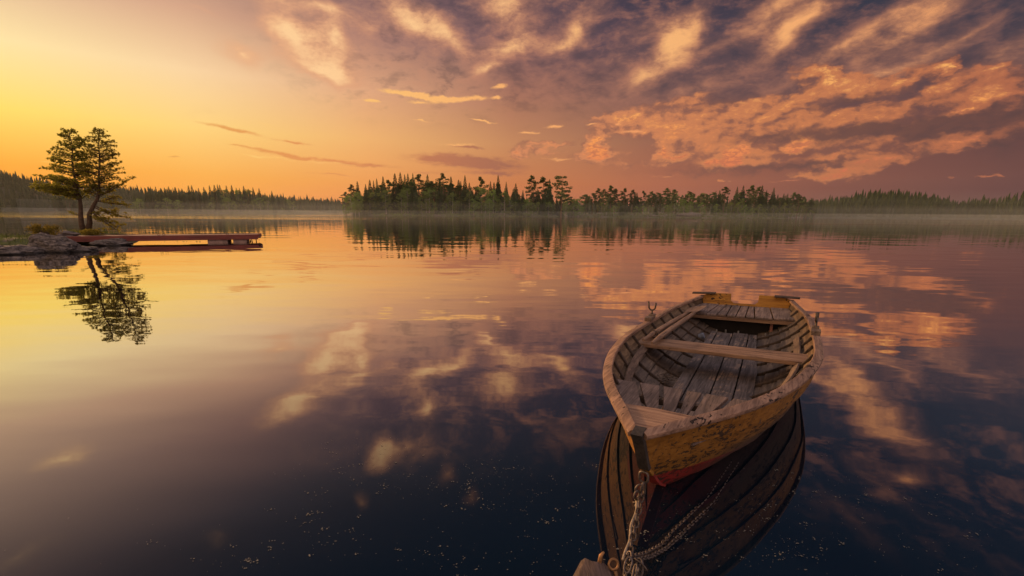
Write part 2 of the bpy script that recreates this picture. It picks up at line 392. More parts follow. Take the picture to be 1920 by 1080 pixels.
def plain(name, col, rough=.7, metal=0.0, noise_amt=.3, nscale=14, bumpd=.002):
    m, q, b = new_mat(name); co = obj_co(q)
    n = q.noise(co, nscale, 5, .6)
    c = q.mix(q.ss(n, .3, .7), tuple(x * (1 - noise_amt) for x in col[:3]) + (1,), tuple(min(1, x * (1 + noise_amt)) for x in col[:3]) + (1,))
    q.set(b.inputs['Base Color'], c); b.inputs['Roughness'].default_value = rough; b.inputs['Metallic'].default_value = metal
    if bumpd: bump(q, b, n, bumpd)
    return m

M_ = {}
M_['gunwale'] = wood('worn_gunwale_wood', (.46, .28, .19, 1), (.19, .11, .076, 1), 'y', .72, spots=.6, var=.45)
M_['hook'] = wood('worn_bow_wood', (.48, .30, .20, 1), (.20, .115, .08, 1), 'x', .75, var=.25)
M_['seat'] = wood('grey_seat_wood', (.31, .225, .19, 1), (.11, .08, .07, 1), 'y', .8, var=.6)
M_['floor'] = wood('dark_floor_wood', (.20, .168, .165, 1), (.07, .06, .06, 1), 'y', .78, var=.6, wear=(.34, .24, .18, 1))
M_['thwart'] = wood('thwart_wood', (.42, .265, .175, 1), (.17, .10, .066, 1), 'x', .7, var=.25)
M_['oar'] = wood('oar_wood', (.42, .27, .18, 1), (.20, .125, .085, 1), 'y', .65, var=.3)
M_['rib'] = wood('rib_wood', (.11, .075, .056, 1), (.04, .03, .026, 1), 'z', .75, var=.4)
M_['riser'] = wood('riser_wood', (.26, .18, .13, 1), (.11, .075, .06, 1), 'y', .75, var=.4)
M_['stemwood'] = wood('black_stem_wood', (.075, .062, .055, 1), (.028, .025, .024, 1), 'z', .6, var=.3)
M_['iron'] = plain('rusty_iron', (.10, .075, .06, 1), .55, .7, .4, 30)
M_['chain'] = plain('galvanised_chain', (.125, .10, .09, 1), .5, .7, .35, 60)
M_['rustring'] = plain('rust_ring', (.30, .16, .07, 1), .6, .5, .4, 40)
M_['rope'] = plain('weathered_rope', (.34, .27, .20, 1), .9, 0, .35, 60)
M_['log'] = wood('weathered_log_wood', (.20, .135, .11, 1), (.045, .03, .025, 1), 'y', .85, var=.4)

def hull_material():
    """Chipped yellow paint outside, red bottom paint near the waterline, bare tarred wood inside."""
    m, q, b = new_mat('hull_paint'); co = obj_co(q); x, y, z = q.sep(co)
    gr = q.noise(q.mapping(co, scale=(30, 2.4, 30)), 1.0, 5, .6, dist=.6)
    big = q.noise(co, 3.0, 4, .6)
    yel = q.mix(q.ss(gr, .35, .65), (.25, .108, .018, 1), (.40, .182, .034, 1))
    yel = q.mix(q.ss(big, .45, .7, 0, .5), yel, (.33, .16, .035, 1))
    red = q.mix(q.ss(big, .35, .65), (.20, .016, .012, 1), (.34, .032, .026, 1))
    zr = q.m('ADD', q.ss(y, .15, 1.4, .20, .035, mode='LINEAR'), q.m('MULTIPLY_ADD', q.noise(co, 22, 4, .6), .03, -.015))
    out = q.mix(q.m('GREATER_THAN', z, zr), red, yel)
    # faded grey-pink bloom along the bilge aft, darkened as painted shade of the underside
    fade = q.m('MULTIPLY', q.ss(y, .40, 1.1), q.ss(q.m('ADD', z, q.m('MULTIPLY', big, .2)), .42, .20))
    out = q.mix(q.m('MULTIPLY', fade, .9), out, (.095, .07, .056, 1))
    c1 = q.noise(q.mapping(co, scale=(46, 5.5, 52)), 1.0, 4, .62, dist=.5)
    c2 = q.noise(co, 2.6, 3, .5)
    chip = q.ss(q.m('ADD', c1, q.m('MULTIPLY_ADD', c2, .5, -.25)),   .585, .625)
    c3 = q.noise(q.mapping(co, scale=(60, 16, 60)), 1.0, 3, .6)
    chip = q.m('MAXIMUM', chip, q.ss(c3, .69, .71))
    out = q.mix(q.m('MULTIPLY', chip, .9), out, (.035, .025, .02, 1))
    wz = q.sep(q.node('ShaderNodeNewGeometry').outputs['Position'])[2]
    wet = q.ss(q.m('MULTIPLY_ADD', big, .03, wz), .055, .02)
    out = q.mix(q.m('MULTIPLY', wet, .55), out, (.05, .022, .016, 1))
    drip = q.m('MULTIPLY', q.ss(q.noise(q.mapping(co, scale=(6, 34, 2)), 1.0, 3, .55), .56, .70), .45)
    out = q.mix(drip, out, (.10, .055, .03, 1))
    at = q.node('ShaderNodeAttribute'); at.attribute_name = 'inside'
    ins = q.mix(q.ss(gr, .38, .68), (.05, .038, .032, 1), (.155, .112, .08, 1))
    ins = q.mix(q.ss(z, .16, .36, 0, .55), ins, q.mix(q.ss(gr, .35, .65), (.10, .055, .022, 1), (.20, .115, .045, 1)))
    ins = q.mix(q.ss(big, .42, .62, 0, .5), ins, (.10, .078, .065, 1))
    isp = q.ss(q.noise(q.mapping(co, scale=(40, 22, 40)), 1, 3, .6), .64, .70)
    ins = q.mix(q.m('MULTIPLY', isp, .6), ins, (.04, .03, .025, 1))
    q.set(b.inputs['Base Color'], q.mix(at.outputs['Fac'], out, ins))
    b.inputs['Roughness'].default_value = .62; b.inputs['Specular IOR Level'].default_value = .3
    bump(q, b, q.m('SUBTRACT', q.m('MULTIPLY', gr, .5), q.m('MULTIPLY', chip, .8)), .003)
    return m
def lining_material():
    m, q, b = new_mat('inner_planks'); co = obj_co(q); x, y, z = q.sep(co)
    gr = q.noise(q.mapping(co, scale=(30, 2.4, 30)), 1.0, 5, .6, dist=.6); big = q.noise(co, 3.4, 4, .6)
    c = q.mix(q.ss(gr, .36, .68), (.085, .066, .056, 1), (.23, .175, .135, 1))
    c = q.mix(q.ss(big, .40, .64, 0, .65), c, (.11, .088, .078, 1))
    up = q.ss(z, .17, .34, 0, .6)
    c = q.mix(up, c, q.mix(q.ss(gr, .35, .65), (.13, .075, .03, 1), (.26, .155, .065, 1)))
    sp = q.ss(q.noise(q.mapping(co, scale=(40, 22, 40)), 1, 3, .6), .62, .68)
    c = q.mix(q.m('MULTIPLY', sp, .7), c, (.035, .027, .023, 1))
    q.set(b.inputs['Base Color'], c); b.inputs['Roughness'].default_value = .75; b.inputs['Specular IOR Level'].default_value = .3
    bump(q, b, gr, .003); return m
M_['lining'] = lining_material()
M_['hull'] = hull_material()
M_['yellow'] = wood('yellow_transom_paint', (.50, .24, .035, 1), (.30, .13, .02, 1), 'x', .65, spots=.55, var=.3)
M_['red'] = plain('red_bottom_paint', (.28, .026, .02, 1), .6, 0, .3, 16)

# ================================================================ setting: water
def water_material():
    m = bpy.data.materials.new('lake_water'); m.use_nodes = True; m.node_tree.nodes.clear(); q = G(m.node_tree)
    co = q.node('ShaderNodeTexCoord').outputs['Object']
    patch = q.noise(q.mapping(co, scale=(.012, .03, 1)), 1.0, 3, .55)
    patch2 = q.noise(q.mapping(co, scale=(.11, .22, 1)), 1.0, 2, .5)
    w1 = q.noise(q.mapping(co, rot=(0, 0, .35), scale=(.26, .62, 1)), 1.0, 2, .45)
    w2 = q.noise(q.mapping(co, rot=(0, 0, -.2), scale=(.9, 2.4, 1)), 1.0, 2, .5)
    w3 = q.noise(q.mapping(co, rot=(0, 0, .15), scale=(.22, .8, 1)), 1.0, 3, .55)
    h = q.m('ADD', q.m('MULTIPLY', w1, .018), q.m('MULTIPLY', w2, q.m('MULTIPLY', q.ss(patch2, .35, .7), .0035)))
    h = q.m('ADD', h, q.m('MULTIPLY', w3, q.m('MULTIPLY', q.ss(patch, .48, .62), .022)))
    px, py, pz = q.sep(co)
    brz = q.noise(q.mapping(co, scale=(.0035, .035, 1)), 1.0, 3, .55)
    left = q.ss(px, -8, -60); far = q.ss(py, 45, 120)
    ba = q.m('MULTIPLY', far, q.m('MULTIPLY', q.ss(q.m('MULTIPLY_ADD', left, .10, brz), .52, .60), .11))
    h = q.m('ADD', h, q.m('MULTIPLY', q.noise(q.mapping(co, scale=(.35, 1.1, 1)), 1.0, 2, .5), ba))
    bp = q.node('ShaderNodeBump'); bp.inputs['Strength'].default_value = 1.0; bp.inputs['Distance'].default_value = 1.0
    q.set(bp.inputs['Height'], h)
    lw = q.node('ShaderNodeLayerWeight'); lw.inputs['Blend'].default_value = .5; q.l.new(bp.outputs[0], lw.inputs['Normal'])
    R = q.ramp(lw.outputs['Facing'], [(0, (.03,) * 3), (.30, (.052,) * 3), (.45, (.13,) * 3), (.55, (.29,) * 3), (.70, (.56,) * 3), (.84, (.84,) * 3), (1, (.98,) * 3)])
    gl = q.node('ShaderNodeBsdfGlossy'); gl.inputs['Roughness'].default_value = .015; gl.inputs['Color'].default_value = (.98, .945, .91, 1)
    q.l.new(bp.outputs[0], gl.inputs['Normal'])
    df = q.node('ShaderNodeBsdfDiffuse'); df.inputs['Color'].default_value = (.004, .010, .020, 1)
    mx = q.node('ShaderNodeMixShader'); q.l.new(R, mx.inputs[0]); q.l.new(df.outputs[0], mx.inputs[1]); q.l.new(gl.outputs[0], mx.inputs[2])
    q.l.new(mx.outputs[0], q.node('ShaderNodeOutputMaterial').inputs[0])
    return m
WATER = water_material()
def build_water(hole):
    """The lake as one sheet with the boat's own waterline left open, so no water stands inside the hull."""
    b = bmesh.new()
    def loop(pts):
        vs = [b.verts.new((x, y, 0)) for x, y in pts]
        return [b.edges.new((vs[k], vs[(k + 1) % len(vs)])) for k in range(len(vs))]
    e = loop([(-1150, -40), (1150, -40), (1150, 1250), (-1150, 1250)]) + loop(hole)
    bmesh.ops.triangle_fill(b, use_beauty=True, use_dissolve=False, edges=e, normal=(0, 0, 1))
    for f in b.faces:
        if f.normal.z < 0: f.normal_flip()
    me = bpy.data.meshes.new('water'); b.to_mesh(me); b.free()
    tag(link('water', me, WATER), kind='structure')

# ================================================================ the rowing boat
BL = 4.765
bo = Vector((.606, 1.893, 0))
B_a = Vector((.530, .848, .021)).normalized(); B_n = Vector((.847, -.531, .040)); B_n = (B_n - B_a * B_n.dot(B_a)).normalized(); B_w = B_n.cross(B_a)
boat = thing('rowing_boat', 'old yellow wooden rowing boat with worn paint moored on the calm lake', 'rowing boat')
BM = Matrix((B_n, B_a, B_w)).transposed().to_4x4(); BM.translation = bo
boat.matrix_world = BM
def bw(p): return BM @ Vector(p)

S_ = np.array([0, .06, .16, .3, .45, .6, .8, 1.0]); HB = np.array([.045, .215, .475, .686, .800, .795, .745, .560])
_sd = np.linspace(0, 1, 201); _hb = np.interp(_sd, S_, HB); _k = np.ones(25) / 25
_hb = np.convolve(np.pad(_hb, 12, mode='reflect', reflect_type='odd'), _k, 'valid')
def beam(s): return max(.03, interp(s, _sd, _hb))
def sheer(s): return .536 * (1 - s) + .343 * s - .0588 * 4 * s * (1 - s)
STZ = [-.18, -.12, -.01, .074, .236, .306, .48, .56]; STA = [.86, .72, .51, .382, .207, .134, .045, -.01]
def stem_a(z): return interp(z, STZ, STA)
def keel_z(s): return interp(s, [0, .1, .25, .5, .75, 1], [-.11, -.17, -.21, -.22, -.19, -.09])
PHM = radians(90)
def section(s, t):
    """Half-breadth and height of the hull skin at station s, girth t (0 keel, 1 sheer)."""
    ph = t * PHM; ep = sin(ph) / sin(PHM); ez = (1 - cos(ph)) / (1 - cos(PHM))
    v = interp(s, [0, .08, .25, .5, .8, 1], [.92, .62, .25, .05, .08, .22])
    top = beam(s) - .03
    p0 = .022
    p = p0 + (top - p0) * ((1 - v) * ep + v * t)
    zk = keel_z(s); z = zk + (sheer(s) - zk) * ((1 - v) * ez + v * t)
    return p, z
def skin(s, t, side, off=0.0):
    d = 1e-3
    p, z = section(s, t); pa, za = section(s, max(0, t - d)); pb, zb = section(s, min(1, t + d))
    tp, tz = pb - pa, zb - za; l = math.hypot(tp, tz) or 1; tp /= l; tz /= l
    p2, z2 = p + tz * off, z - tp * off
    a = s * BL
    a += stem_a(z) * (1 - s) ** 7 if s < .7 else 0
    if s > .8: a -= .36 * smooth(s, .8, 1) * (sheer(s) - z)
    return Vector((side * max(.004, p2), a, z2))
def half_width(a, z, off=-.03):
    """Inside half-breadth at length a and height z."""
    s = a / BL
    lo, hi = 0.0, 1.0
    for _ in range(24):
        m = (lo + hi) / 2
        if section(s, m)[1] < z: lo = m
        else: hi = m
    return section(s, lo)[0] + off

# hull: six lapped strakes a side in one shell
hb_ = MB(); inside = []
TB = [0, .20, .38, .54, .69, .84, 1.0]; NS = 64
for side in (-1, 1):
    for j in range(6):
        t0, t1 = TB[j] - (.0 if j == 0 else .012), TB[j + 1]
        rows_ = []
        for i in range(NS + 1):
            s = (i / NS); s = s ** 1.25
            fade = smooth(s, 0, .06)
            lo, hi = .002 + .015 * fade, .002
            r = [skin(s, t0, side, lo), skin(s, (t0 + t1) / 2, side, (lo + hi) / 2), skin(s, t1, side, hi),
                 skin(s, t1, side, hi - .014), skin(s, (t0 + t1) / 2, side, (lo + hi) / 2 - .014), skin(s, t0, side, lo - .014)]
            if side > 0: r = r[::-1]
            rows_.append(r)
        hb_.sweep(rows_)
hme = hb_.mesh('hull')
b_ = bmesh.new(); b_.from_mesh(hme); bmesh.ops.recalc_face_normals(b_, faces=b_.faces); b_.to_mesh(hme); b_.free()
at = hme.attributes.new('inside', 'FLOAT', 'FACE'); vals = []
for p in hme.polygons:
    c = p.center; n = p.normal
    vals.append(1.0 if (n.x * (1 if c.x > 0 else -1) < -.02 or (abs(n.x) < .3 and n.z > .5)) else 0.0)
at.data.foreach_set('value', vals)
link('hull', hme, M_['hull'], boat, angle=25)

# inner planking, shallower than the outer skin; the ribs lie on it
PHI_ = radians(76)
def skin_in(s, t, side, off=0.0):
    def sec(t):
        ph = t * PHI_; ep = sin(ph) / sin(PHI_); ez = (1 - cos(ph)) / (1 - cos(PHI_))
        v = interp(s, [0, .08, .25, .5, .8, 1], [.95, .75, .34, .22, .26, .40]); top = beam(s) - .034
        zk = interp(s, [0, .1, .25, .5, .75, 1], [-.04, -.06, -.07, -.07, -.06, .0])
        return .02 + (top - .02) * ((1 - v) * ep + v * t), zk + (sheer(s) - zk) * ((1 - v) * ez + v * t)
    d = 1e-3; p, z = sec(t); pa, za = sec(max(0, t - d)); pb, zb = sec(min(1, t + d))
    tp, tz = pb - pa, zb - za; l = math.hypot(tp, tz) or 1
    a = s * BL + (stem_a(z) * (1 - s) ** 7 if s < .7 else 0)
    if s > .8: a -= .36 * smooth(s, .8, 1) * (sheer(s) - z)
    return Vector((side * max(.004, p + tz / l * off), a, z - tp / l * off))
TL = [.10, .27, .42, .56, .69, .83, .985]
for side in (-1, 1):
    mb = MB()
    for j in range(6):
        rows_ = []
        for s in np.linspace(.11, .915, 40):
            t0, t1 = TL[j], TL[j + 1] - .006
            r = [skin_in(s, t0, side, -.018), skin_in(s, (t0 + t1) / 2, side, -.013), skin_in(s, t1, side, -.006), skin_in(s, t1, side, .002), skin_in(s, (t0 + t1) / 2, side, -.004), skin_in(s, t0, side, -.009)]
            rows_.append(r if side < 0 else r[::-1])
        mb.sweep(rows_)
    mb.build('inner_planking', M_['lining'], boat, angle=25)

# the lake surface, opened along the hull's waterline
def wl_point(s, side):
    lo, hi = 0.0, 1.0
    if bw(skin(s, 0, side, -.006)).z > 0: return None
    for _ in range(26):
        m_ = (lo + hi) / 2
        if bw(skin(s, m_, side, -.006)).z < 0: lo = m_
        else: hi = m_
    return bw(skin(s, lo, side, -.006))
port, star = [], []
for s in np.linspace(.004, 1, 60):
    a_, b__ = wl_point(s, -1), wl_point(s, 1)
    if a_ and b__ and (b__ - a_).length > .012: port.append((a_.x, a_.y)); star.append((b__.x, b__.y))
build_water(port + star[::-1])

# transom with sculling notch
def tr_pt(x, z, th=0.0):
    return Vector((x, BL - .36 * (sheer(1) - z) - .012 + th, z))
prof = [section(1, t) for t in np.linspace(0, 1, 14)]
outl = [(p - .002, z) for p, z in prof]
TZ = sheer(1) + .05
topR = [(.54, sheer(1) + .012), (.40, TZ), (.165, TZ + .004), (.160, TZ - .085), (.125, TZ - .115), (-.125, TZ - .115), (-.165, TZ - .085), (-.17, TZ + .004), (-.40, TZ), (-.54, sheer(1) + .012)]
ring_ = outl + topR + [(-p, z) for p, z in reversed(outl)]
bmt = bmesh.new(); va = [bmt.verts.new(tr_pt(x, z, -.035)) for x, z in ring_]; vb2 = [bmt.verts.new(tr_pt(x, z, 0)) for x, z in ring_]
n_ = len(ring_)
bmt.faces.new(va); bmt.faces.new(list(reversed(vb2)))
for i in range(n_): bmt.faces.new((va[i], vb2[i], vb2[(i + 1) % n_], va[(i + 1) % n_]))
bmesh.ops.triangulate(bmt, faces=[f for f in bmt.faces if len(f.verts) > 4]); bmesh.ops.recalc_face_normals(bmt, faces=bmt.faces)
tme = bpy.data.meshes.new('transom'); bmt.to_mesh(tme); bmt.free()
transom = link('transom', tme, M_['yellow'], boat)
mb = MB()
mb.slab([(-.155, 0), (.15, 0), (.15, .012), (-.155, .012)], 0, .055)
pad = mb.build('motor_pad', M_['iron'], transom); pad.location = tr_pt(0, TZ - .19, -.050)
for sx, x0, x1 in ((-1, -.36, -.66), (1, .34, .62)):
    mb = MB(); pts = []
    y0 = BL - .015
    pl = [(x0, y0 - .075), (x1, y0 - .05), (x1, y0 + .035), (x0, y0 + .02)]
    zt = lambda x, y: interp(abs(x), [.34, .5, .66], [TZ + .016, TZ + .014, sheer(1) + .052])
    mb.slab(pl, lambda x, y: zt(x, y) - .018, zt)
    mb.build('quarter_knee', M_['rib'], boat, bevel=.003)

# gunwales: cap rail with its outer rub edge
for side in (-1, 1):
    rows_ = []
    for i in range(81):
        s = (i / 80) ** 1.15
        s = max(.0, s)
        sa, sb = max(0, s - .01), min(1, s + .01)
        pa = Vector((beam(sa), sa * BL)); pb = Vector((beam(sb), sb * BL)); tt = (pb - pa).normalized(); nn = Vector((tt.y, -tt.x))
        p = Vector((beam(s), s * BL)); z = sheer(s)
        wd = interp(s, [0, .05, .15, .5, 1], [.05, .066, .066, .066, .060])
        def pt(off, dz):
            q_ = p + nn * off
            return Vector((side * max(.012, q_.x), q_.y, z + dz))
        rows_.append([pt(-wd, .014), pt(-wd + .005, .019), pt(-.010, .015), pt(-.001, .008), pt(0, -.006), pt(-.005, -.014), pt(-.030, -.016), pt(-wd, -.010)])
    mb = MB(); mb.sweep(rows_)
    mb.build('gunwale', M_['gunwale'], boat, angle=40)
# stem: black wooden post over a red forefoot
def stem_rows(z0, z1, w, dep, front=.012):
    r = []
    for z in np.linspace(z0, z1, 12):
        a = stem_a(z); ww = w * (1 if z > 0 else .9)
        r.append([(-ww, a - front, z), (ww, a - front, z), (ww, a + dep, z + .01), (-ww, a + dep, z + .01)])
    return [[Vector(p) for p in q_] for q_ in r]
mb = MB(); mb.sweep(stem_rows(.285, .550, .026, .055, .020)); mb.build('stem_post', M_['stemwood'], boat, angle=40)
mb = MB(); mb.sweep(stem_rows(.215, .274, .026, .07, .016)); mb.build('stem_foot', M_['yellow'], boat, bevel=.004)
mb = MB(); rows_ = stem_rows(-.17, .214, .026, .08, .014)
mb.sweep(rows_); mb.build('forefoot', M_['red'], boat, angle=40)
mb = MB(); mb.sweep([[Vector((-.022, a, keel_z(a / BL) - .05)), Vector((.022, a, keel_z(a / BL) - .05)), Vector((.022, a, keel_z(a / BL) + .03)), Vector((-.022, a, keel_z(a / BL) + .03))] for a in np.linspace(.85, 4.55, 20)])
mb.build('keel', M_['red'], boat)
# breasthook: one wide board between the rails
mb = MB(); pl = []
for a in np.linspace(.07, .385, 8): pl.append((beam(a / BL) - .055 if a > .12 else beam(a / BL) - .03, a))
poly = [(-x, y) for x, y in pl] + [(0.0, .405)] + [(x, y) for x, y in reversed(pl)]
mb.slab(poly, lambda x, y: sheer(y / BL) - .022, lambda x, y: sheer(y / BL) + .006)
mb.build('breasthook', M_['hook'], boat, bevel=.003)
# bow seat planks fanning forward
aft = [-.50, -.323, -.158, -.004, .117, .279, .47]; fore = [-.262, -.150, -.056, .032, .097, .191, .255]
mb = MB(); ZB = .375
for i in range(6):
    gp = .015
    a0, a1 = 1.075 + rng.uniform(-.012, .012), .37
    def X(k, a): return aft[k] + (fore[k] - aft[k]) * (1.08 - a) / (1.08 - .655)
    pl_l = []; pl_r = []
    for a in np.linspace(a0, a1, 9):
        w_ = half_width(a, ZB - .01, -.022)
        l_, r_ = X(i, a) + gp, X(i + 1, a) - gp
        if i == 0: l_ = -w_
        if i == 5: r_ = w_
        l_, r_ = max(-w_, min(w_, l_)), max(-w_, min(w_, r_))
        if r_ - l_ < .004: r_ = l_ + .004
        pl_l.append((l_, a)); pl_r.append((r_, a))
    dz = rng.uniform(-.003, .003)
    mb.slab(pl_l + pl_r[::-1], ZB - .022 + dz, ZB + dz)
bowseat = mb.build('bow_seat', M_['seat'], boat, bevel=.0025)
mb = MB(); w_ = half_width(1.0, ZB - .05, -.03); mb.box(-w_, w_, .90, .935, ZB - .066, ZB - .026); mb.build('seat_beam', M_['riser'], bowseat)
mb = MB(); mb.ring((-.075, .80, ZB - .055), (1, 0, 0), (0, 0, 1), .028, .024, .004); mb.build('ring_bolt', M_['rustring'], bowseat, smooth_=True)

# ribs
for side in (-1, 1):
    for a in [.62, .95] + list(np.arange(1.28, 4.5, .325)):
        s = a / BL; rows_ = []
        for t in np.linspace(.05, .965, 20):
            q0 = skin_in(s, t, side, -.008); q1 = skin_in(s, t, side, -.036); hw = .011
            r = [q0 + Vector((0, -hw, 0)), q1 + Vector((0, -hw, 0)), q1 + Vector((0, hw, 0)), q0 + Vector((0, hw, 0))]
            rows_.append(r if side < 0 else r[::-1])
        mb = MB(); mb.sweep(rows_); mb.build('rib', M_['rib'], boat, bevel=.004)
# seat risers along the inside
for side in (-1, 1):
    rows_ = []
    for a in np.linspace(1.0, 3.2, 24):
        s = a / BL; t = interp(a, [1.0, 3.2], [.70, .74])
        q0 = skin_in(s, t, side, -.036); q1 = skin_in(s, t, side, -.054); q2 = skin_in(s, t + .085, side, -.054); q3 = skin_in(s, t + .085, side, -.036)
        r = [q0, q1, q2, q3]; rows_.append(r if side < 0 else r[::-1])
    mb = MB(); mb.sweep(rows_); mb.build('seat_riser', M_['riser'], boat, bevel=.004)
# floorboards
ZF = .06
fe = {1.10: (-.225, -.125, .05, .215, .335), 1.86: (-.263, -.148, .044, .215, .352), 2.60: (-.272, -.165, .02, .19, .338), 3.03: (-.274, -.178, .003, .176, .292), 3.96: (-.271, -.205, -.03, .141, .228)}
ka = sorted(fe)
def fx(k, a): return interp(a, ka, [fe[q_][k] for q_ in ka])
for i in range(4):
    mb = MB(); L_, R_ = [], []
    e1 = 3.955 + rng.uniform(-.03, .02)
    for a in sorted(set(list(np.linspace(1.05, e1, 9)) + [2.6, 3.03])):
        L_.append((fx(i, a) + .006, a)); R_.append((fx(i + 1, a) - .006, a))
    dz = rng.uniform(-.004, .004)
    mb.slab(L_ + R_[::-1], ZF - .022 + dz, ZF + dz)
    fb = mb.build('floorboard', M_['floor'], boat, bevel=.0025)
    fb.data.transform(Matrix.Translation((0, 0, 0)))
# thwart
mb = MB(); wf, wk = half_width(2.27, .29, -.028), half_width(2.52, .29, -.028)
mb.slab([(-wf, 2.268), (wf, 2.268), (wk, 2.522), (-wk, 2.522)], .262, .30)
mb.build('thwart', M_['thwart'], boat, bevel=.006)
# stern seat
ZS = .262
gf = [-.60, -.355, -.232, -.124, -.021, .082, .184, .373, .60]; gb = [-.56, -.30, -.204, -.14, -.03, .064, .126, .307, .56]
mb = MB()
for i in range(8):
    L_, R_ = [], []
    for a in np.linspace(4.0, 4.66, 7):
        w_ = half_width(min(a, 4.7), ZS - .01, -.02); u = (a - 4.0) / .62
        l_, r_ = gf[i] + (gb[i] - gf[i]) * u + .006, gf[i + 1] + (gb[i + 1] - gf[i + 1]) * u - .006
        L_.append((max(-w_, l_), a)); R_.append((min(w_, r_), a))
    if R_[0][0] <= L_[0][0]: continue
    if i == 7: R_[0] = (R_[0][0] - .0, 4.03); L_[0] = (L_[0][0], 4.0)
    dz = rng.uniform(-.003, .003)
    mb.slab(L_ + R_[::-1], ZS - .022 + dz, ZS + dz)
sseat = mb.build('stern_seat', M_['seat'], boat, bevel=.0025)
mb = MB(); w_ = half_width(4.04, ZS - .05, -.03); mb.box(-w_, w_, 4.015, 4.05, ZS - .068, ZS - .025); mb.build('seat_beam', M_['thwart'], sseat, bevel=.003)
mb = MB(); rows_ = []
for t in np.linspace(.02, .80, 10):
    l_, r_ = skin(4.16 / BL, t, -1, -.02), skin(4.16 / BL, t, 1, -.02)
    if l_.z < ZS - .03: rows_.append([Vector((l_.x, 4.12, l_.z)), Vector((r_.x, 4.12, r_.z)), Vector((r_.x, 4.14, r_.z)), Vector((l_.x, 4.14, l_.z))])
mb.sweep(rows_); mb.build('seat_shade_board', plain('seat_shade_black', (.014, .011, .010, 1), .9), boat)  # near-black board added to paint in the shade below the stern seat
mb = MB(); mb.box(.345, .375, 4.06, 4.09, -.04, ZS - .07); mb.build('seat_post', plain('pink_post', (.30, .13, .10, 1)), boat, bevel=.003)
boltm = plain('dull_bolt', (.30, .29, .29, 1), .5, .3)
for x, a in ((-.22, 3.99), (-.12, 4.02), (.02, 4.01), (.31, 4.0)):
    mb = MB(); mb.tube([(x, a, .02), (x, a, .075)], .010, 7); mb.build('floor_bolt', boltm, boat)
# oarlocks with their wooden pads
for side, a0, ang in ((-1, 2.97, .15), (1, 3.02, 1.35)):
    s = a0 / BL; x0 = side * (beam(s) - .035); z0 = sheer(s) + .018
    mb = MB(); mb.box(x0 - .036, x0 + .036, a0 - .13, a0 - .015, z0 + .004, z0 + .042, .004)
    padb = mb.build('oarlock_pad', M_['riser'], boat, bevel=.006)
    mb = MB(); mb.box(x0 - .030, x0 + .030, a0 + .0, a0 + .075, z0 + .004, z0 + .05, .003); mb.build('oarlock_pad', M_['riser'], boat, bevel=.006)
    c = Vector((x0, a0 + .03, z0 + .05)); d = Vector((cos(ang), sin(ang), 0))
    mb = MB(); mb.tube([c + Vector((0, 0, -.03)), c + Vector((0, 0, .045))], .010, 8)
    U_ = [c + d * (.034 * cos(q)) + Vector((0, 0, .085 + .040 * sin(q))) for q in np.linspace(-pi, 0, 12)]
    U_ = [U_[0] + Vector((0, 0, .055)) - d * .006] + U_ + [U_[-1] + Vector((0, 0, .04)) + d * .006]
    mb.tube(U_, .0095, 8)
    mb.build('oarlock', M_['iron'], boat, smooth_=True)
# mooring shackle on the stem
RB = Vector((0, stem_a(.27) - .03, .262))
mb = MB(); mb.ring(RB + Vector((0, -.012, -.012)), (0, 1, .3), (0, 0, 1), .030, .022, .0065); mb.build('mooring_ring', M_['chain'], boat, smooth_=True)

# ---------------------------------------------------------------- oars lying in the boat (things of their own)
def oar(label, h, t, blade_roll, bl_len=.50, with_ring=False):
    o = thing('oar', label, 'oar', group='oars lying in the boat')
    h, t = Vector(h), Vector(t); ax = (t - h).normalized(); L = (t - h).length
    sd_ = ax.cross(Vector((0, 0, 1))).normalized(); up_ = sd_.cross(ax)
    o.matrix_world = BM @ Matrix.Translation(h) @ Matrix((sd_, ax, up_)).transposed().to_4x4()
    mb = MB(); n = 14
    ys = np.linspace(0, L - bl_len + .10, n)
    rr = [interp(y, [0, .015, .14, .16, .20, L * .6, L], [.014, .018, .019, .024, .0255, .023, .017]) for y in ys]
    mb.tube([(0, y, .004 * sin(y * 3)) for y in ys], rr, 12); mb.build('shaft', M_['oar'], o, angle=40)
    mb = MB(); rows_ = []
    for y in np.linspace(L - bl_len, L, 14):
        u = (y - (L - bl_len)) / bl_len
        w_ = interp(u, [0, .12, .30, .7, .95, 1], [.016, .022, .050, .064, .062, .050]); th = interp(u, [0, .15, .5, 1], [.016, .013, .008, .005])
        c_, s_ = cos(blade_roll), sin(blade_roll)
        r = []
        for px, pz in ((-w_, 0), (-w_ * .5, th), (0, th * 1.5), (w_ * .5, th), (w_, 0), (w_ * .5, -th), (0, -th * 1.5), (-w_ * .5, -th)):
            r.append(Vector((px * c_ - pz * s_, y, px * s_ + pz * c_ + .006)))
        rows_.append(r)
    mb.sweep(rows_); mb.build('blade', M_['oar'], o, angle=50)
    if with_ring:
        mb = MB(); mb.ring((.012, .26, .004), (0, 1, 0), (0, 0, 1), .036, .034, .004); mb.ring((.05, .27, .012), (.3, 1, .2), (1, 0, .3), .026, .022, .0035)
        mb.build('oar_ring', M_['iron'], o, smooth_=True)
    return o
oar('wooden oar nearest the boat side, iron ring on its dark shaft', (-.615, 2.22, .350), (-.505, 4.16, .300), .15, with_ring=True)
oar('wooden oar on the inboard side, its pale blade lying on the stern seat', (-.515, 2.14, .352), (-.425, 4.13, .318), .25)

